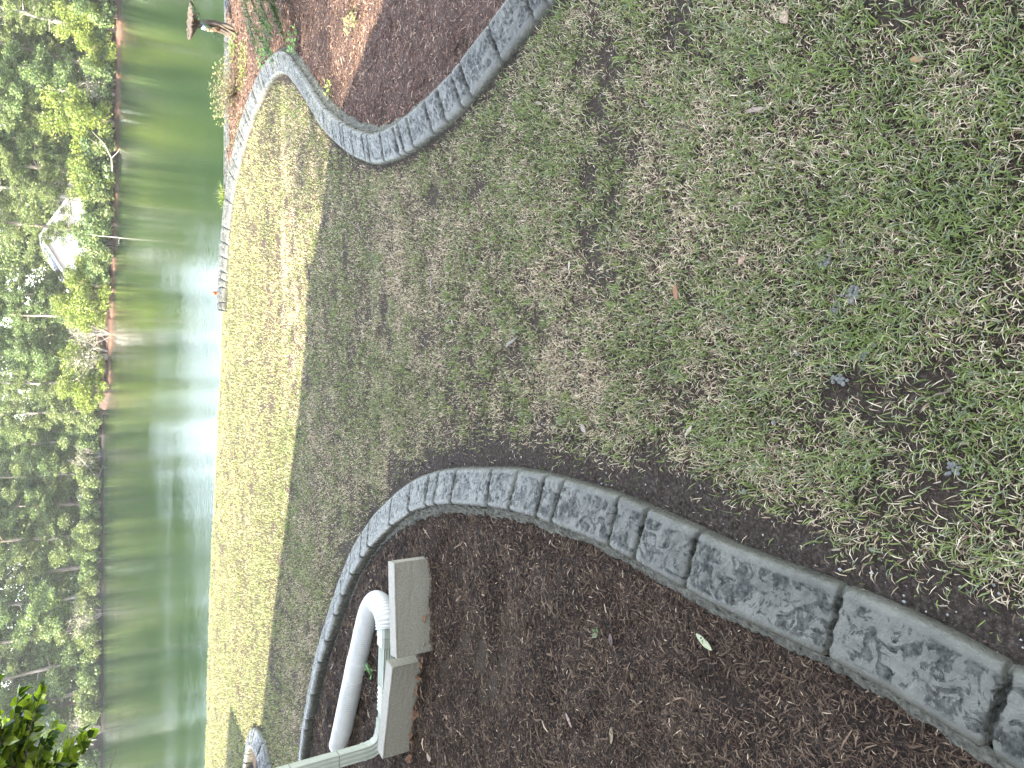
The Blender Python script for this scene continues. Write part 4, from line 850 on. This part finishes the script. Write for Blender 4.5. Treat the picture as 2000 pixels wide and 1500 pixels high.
gr = gable_house("lake_house", (hx(368, 85), 85, 0), 0.0, 9.5, 8, -.6, hz(118, 85), hz(88, 85), "smaller grey roofed house wing half hidden behind pines beside the white gable", win=((-2, hz(150, 85), 1.0, 1.3), (2, hz(150, 85), 1, 1.3)))

# ------------------------------------------------------------------ the photographer's house (casts the shade)
m_wallh = noisy("cream_siding", [(0.3, (0.55, 0.53, 0.47)), (0.7, (0.62, 0.60, 0.54))], 3, rough=0.6, bs=0.0)
ang = math.atan2(0.39, -0.92)
e1 = Vector((-0.92, 0.39, 0)).normalized(); e2 = Vector((-0.39, -0.92, 0)).normalized()
HR = tag(empty("brick_footed_house", (0, 0, 0)), "cream sided house whose eave shades the near lawn, left of the downspout", "house")
HR.name = "shading_house"
C0 = Vector((-2.30, 3.78, 0)); LEN, DEP, ZE, ZR = 7.2, 9.0, 2.95, 5.75
def hp(a, b, z): q = C0 + e1 * a + e2 * b; return (q.x, q.y, z)
mb = MB().add([hp(0, 0, -.1), hp(LEN, 0, -.1), hp(LEN, DEP, -.1), hp(0, DEP, -.1), hp(0, 0, ZE), hp(LEN, 0, ZE), hp(LEN, DEP, ZE), hp(0, DEP, ZE), hp(0, DEP / 2, ZR - .1), hp(LEN, DEP / 2, ZR - .1)],
              [(0, 1, 5, 4), (2, 3, 7, 6), (3, 0, 4, 8, 7), (1, 2, 6, 9, 5)]); mb.build("wall", m_wallh, HR)
ov = 0.45
for sg, b0 in ((0, -ov), (1, DEP + ov)):
    bm_ = DEP / 2; a = [hp(-ov, b0, ZE - .25), hp(LEN + ov, b0, ZE - .25), hp(LEN + ov, bm_, ZR), hp(-ov, bm_, ZR)]; b = [(q[0], q[1], q[2] + .18) for q in a]
    MB().add(a + b, [(0, 1, 2, 3), (4, 7, 6, 5), (0, 4, 5, 1), (1, 5, 6, 2), (2, 6, 7, 3), (3, 7, 4, 0)]).build("roof", m_roof, HR)
# unseen porch wing further along, added to cast the step in the shade
a = [hp(6.0, -ov - 1.15, 2.82), hp(9.6, -ov - 1.15, 2.82), hp(9.6, 2.0, 3.5), hp(6.0, 2.0, 3.5)]; b = [(q[0], q[1], q[2] + .14) for q in a]
MB().add(a + b, [(0, 1, 2, 3), (4, 7, 6, 5), (0, 4, 5, 1), (1, 5, 6, 2), (2, 6, 7, 3), (3, 7, 4, 0)]).build("added_porch_roof", m_roof, HR)
for q in (6.25, 9.35): c = hp(q, -ov - .95, 1.38); MB().box(c, (.13, .13, 2.86)).build("added_porch_post", m_trim, HR)
# unseen rear wing, added behind the camera to block sky light
mb = MB(); mb.add([(-6, -3.6, -.1), (7, -3.6, -.1), (7, -9, -.1), (-6, -9, -.1), (-6, -3.6, 3.2), (7, -3.6, 3.2), (7, -9, 3.2), (-6, -9, 3.2), (-6, -6.3, 5.4), (7, -6.3, 5.4)], [(0, 4, 5, 1), (2, 6, 7, 3), (1, 5, 9, 6, 2), (3, 7, 8, 4, 0)]); mb.build("added_rear_wall", m_wallh, HR)
for y0 in (-3.15, -9.45):
    a = [(-6.4, y0, 3.05), (7.4, y0, 3.05), (7.4, -6.3, 5.6), (-6.4, -6.3, 5.6)]; b = [(q[0], q[1], q[2] + .18) for q in a]
    MB().add(a + b, [(0, 1, 2, 3), (4, 7, 6, 5), (0, 4, 5, 1), (1, 5, 6, 2), (2, 6, 7, 3), (3, 7, 4, 0)]).build("roof", m_roof, HR)
# pine beside the house: dapples the bed
hpn = plant('highpine', "pine_tree", -11.8, -1.15, 1.0, 0.0, "leaning pine behind the shading house, throwing dappled shade on the bed", "tree", None, z=-0.1)
hpn.rotation_euler = (-0.22, 0, 0); hpn.scale = (.8, .62, 1)

# ------------------------------------------------------------------ camellia like shrub at the corner, close to the camera
cam_s = tag(empty("broadleaf_shrub", (-2.80, 4.35, 0)), "broad leaved glossy shrub in the near corner above the pond", "shrub")
rr = random.Random(12); tw = MB(); Vs = []; Fs = []; Cs = []
def addleaf(c, d, L, W_, col):
    d = d.normalized(); s_ = d.cross(Vector((rr.uniform(-.5, .5), rr.uniform(-.5, .5), 1))).normalized(); nn = s_.cross(d).normalized(); o = len(Vs)
    pts = [(0, 0, 0), (.28, .42, .05), (.62, .46, .03), (1, 0, -.10), (.62, -.46, .03), (.28, -.42, .05), (.3, 0, -.03), (.65, 0, -.05)]
    for a_, b_, c_ in pts: Vs.append(tuple(c + d * (a_ * L) + s_ * (b_ * W_) + nn * (c_ * L)))
    Fs.extend([(o, o + 1, o + 6, o), (o + 1, o + 2, o + 7, o + 6), (o + 2, o + 3, o + 7, o + 2), (o + 3, o + 4, o + 7, o + 3), (o + 4, o + 5, o + 6, o + 7), (o + 5, o, o + 6, o + 5)]); Cs.extend([col] * 8)
Gc = [(.07, .11, .02), (.17, .23, .03), (.26, .33, .04), (.03, .06, .018), (.32, .38, .05)]
ctr = Vector((.66, .08, 2.02))
for i in range(210):
    d = Vector((rr.gauss(0, 1), rr.gauss(0, 1), rr.gauss(0, .9))).normalized(); R_ = rr.uniform(.38, .66)
    tip = ctr + Vector((d.x * R_ * .95, d.y * R_ * 0.85, d.z * R_ * .85)); b0 = Vector((.50 + d.x * .08, .05 + d.y * .08, 1.85 + d.z * .15))
    mp_ = b0.lerp(tip, .55) + Vector((0, 0, .04)); pp = smooth_path([b0, mp_, tip], 6); tw.tube([tuple(q) for q in pp], [.008 - .006 * j / (len(pp) - 1) for j in range(len(pp))], 5, False)
    for j in range(3, len(pp)):
        for k in range(3 if j < 8 else 4):
            dd = Vector((rr.gauss(0, 1), rr.gauss(0, 1), rr.gauss(0, .8))) + d * 1.2
            addleaf(pp[j], dd, rr.uniform(.055, .08), rr.uniform(.044, .062), np.array(Gc[rr.randrange(5)]) * rr.uniform(.8, 1.2))
for q in range(5): a_ = rr.uniform(-.06, .06); tw.tube([tuple(v_) for v_ in smooth_path([(a_, rr.uniform(-.05, .05), 0), (a_ * 2, rr.uniform(-.08, .08), .8), (.12 + a_, a_, 1.35), (.50 + a_, .05 + a_, 1.86)], 5)], [.022 - .0007 * k_ for k_ in range(16)], 6, False)
# bare forked twig hanging below the leaves
tw.tube([(.45, .02, 1.70), (.55, .0, 1.52), (.70, -.02, 1.43), (.79, -.02, 1.40)], [.006, .005, .004, .0028], 5); tw.tube([(.70, -.02, 1.43), (.76, -.01, 1.46), (.80, 0, 1.475)], [.003, .0025, .0015], 4); tw.tube([(.79, -.02, 1.40), (.86, -.02, 1.375), (.865, -.02, 1.39)], [.0028, .002, .0015], 4)
F3 = np.array([(f[0], f[1], f[2]) for f in Fs if f[0] == f[3]]); F4 = np.array([f for f in Fs if f[0] != f[3]])
link("foliage", np_mesh("foliage", np.array(Vs), [F4, F3], False, np.array(Cs)), m_shrubleaf, cam_s); tw.build("stems", m_twig, cam_s)

# ------------------------------------------------------------------ humid air over the pond
m_haze = bpy.data.materials.new("humid_air"); m_haze.use_nodes = True; t = m_haze.node_tree
t.nodes.remove(t.nodes["Principled BSDF"]); pv = t.nodes.new("ShaderNodeVolumePrincipled"); pv.inputs["Color"].default_value = (0.92, 0.95, 1.0, 1); pv.inputs["Density"].default_value = 0.00027
pv.inputs["Anisotropy"].default_value = 0.0
t.links.new(pv.outputs[0], t.nodes["Material Output"].inputs["Volume"])
hz_ = MB(); hz_.box((5, 65, 11), (300, 260, 32)); tag(hz_.build("haze", m_haze), "pale humid air", kind="stuff")
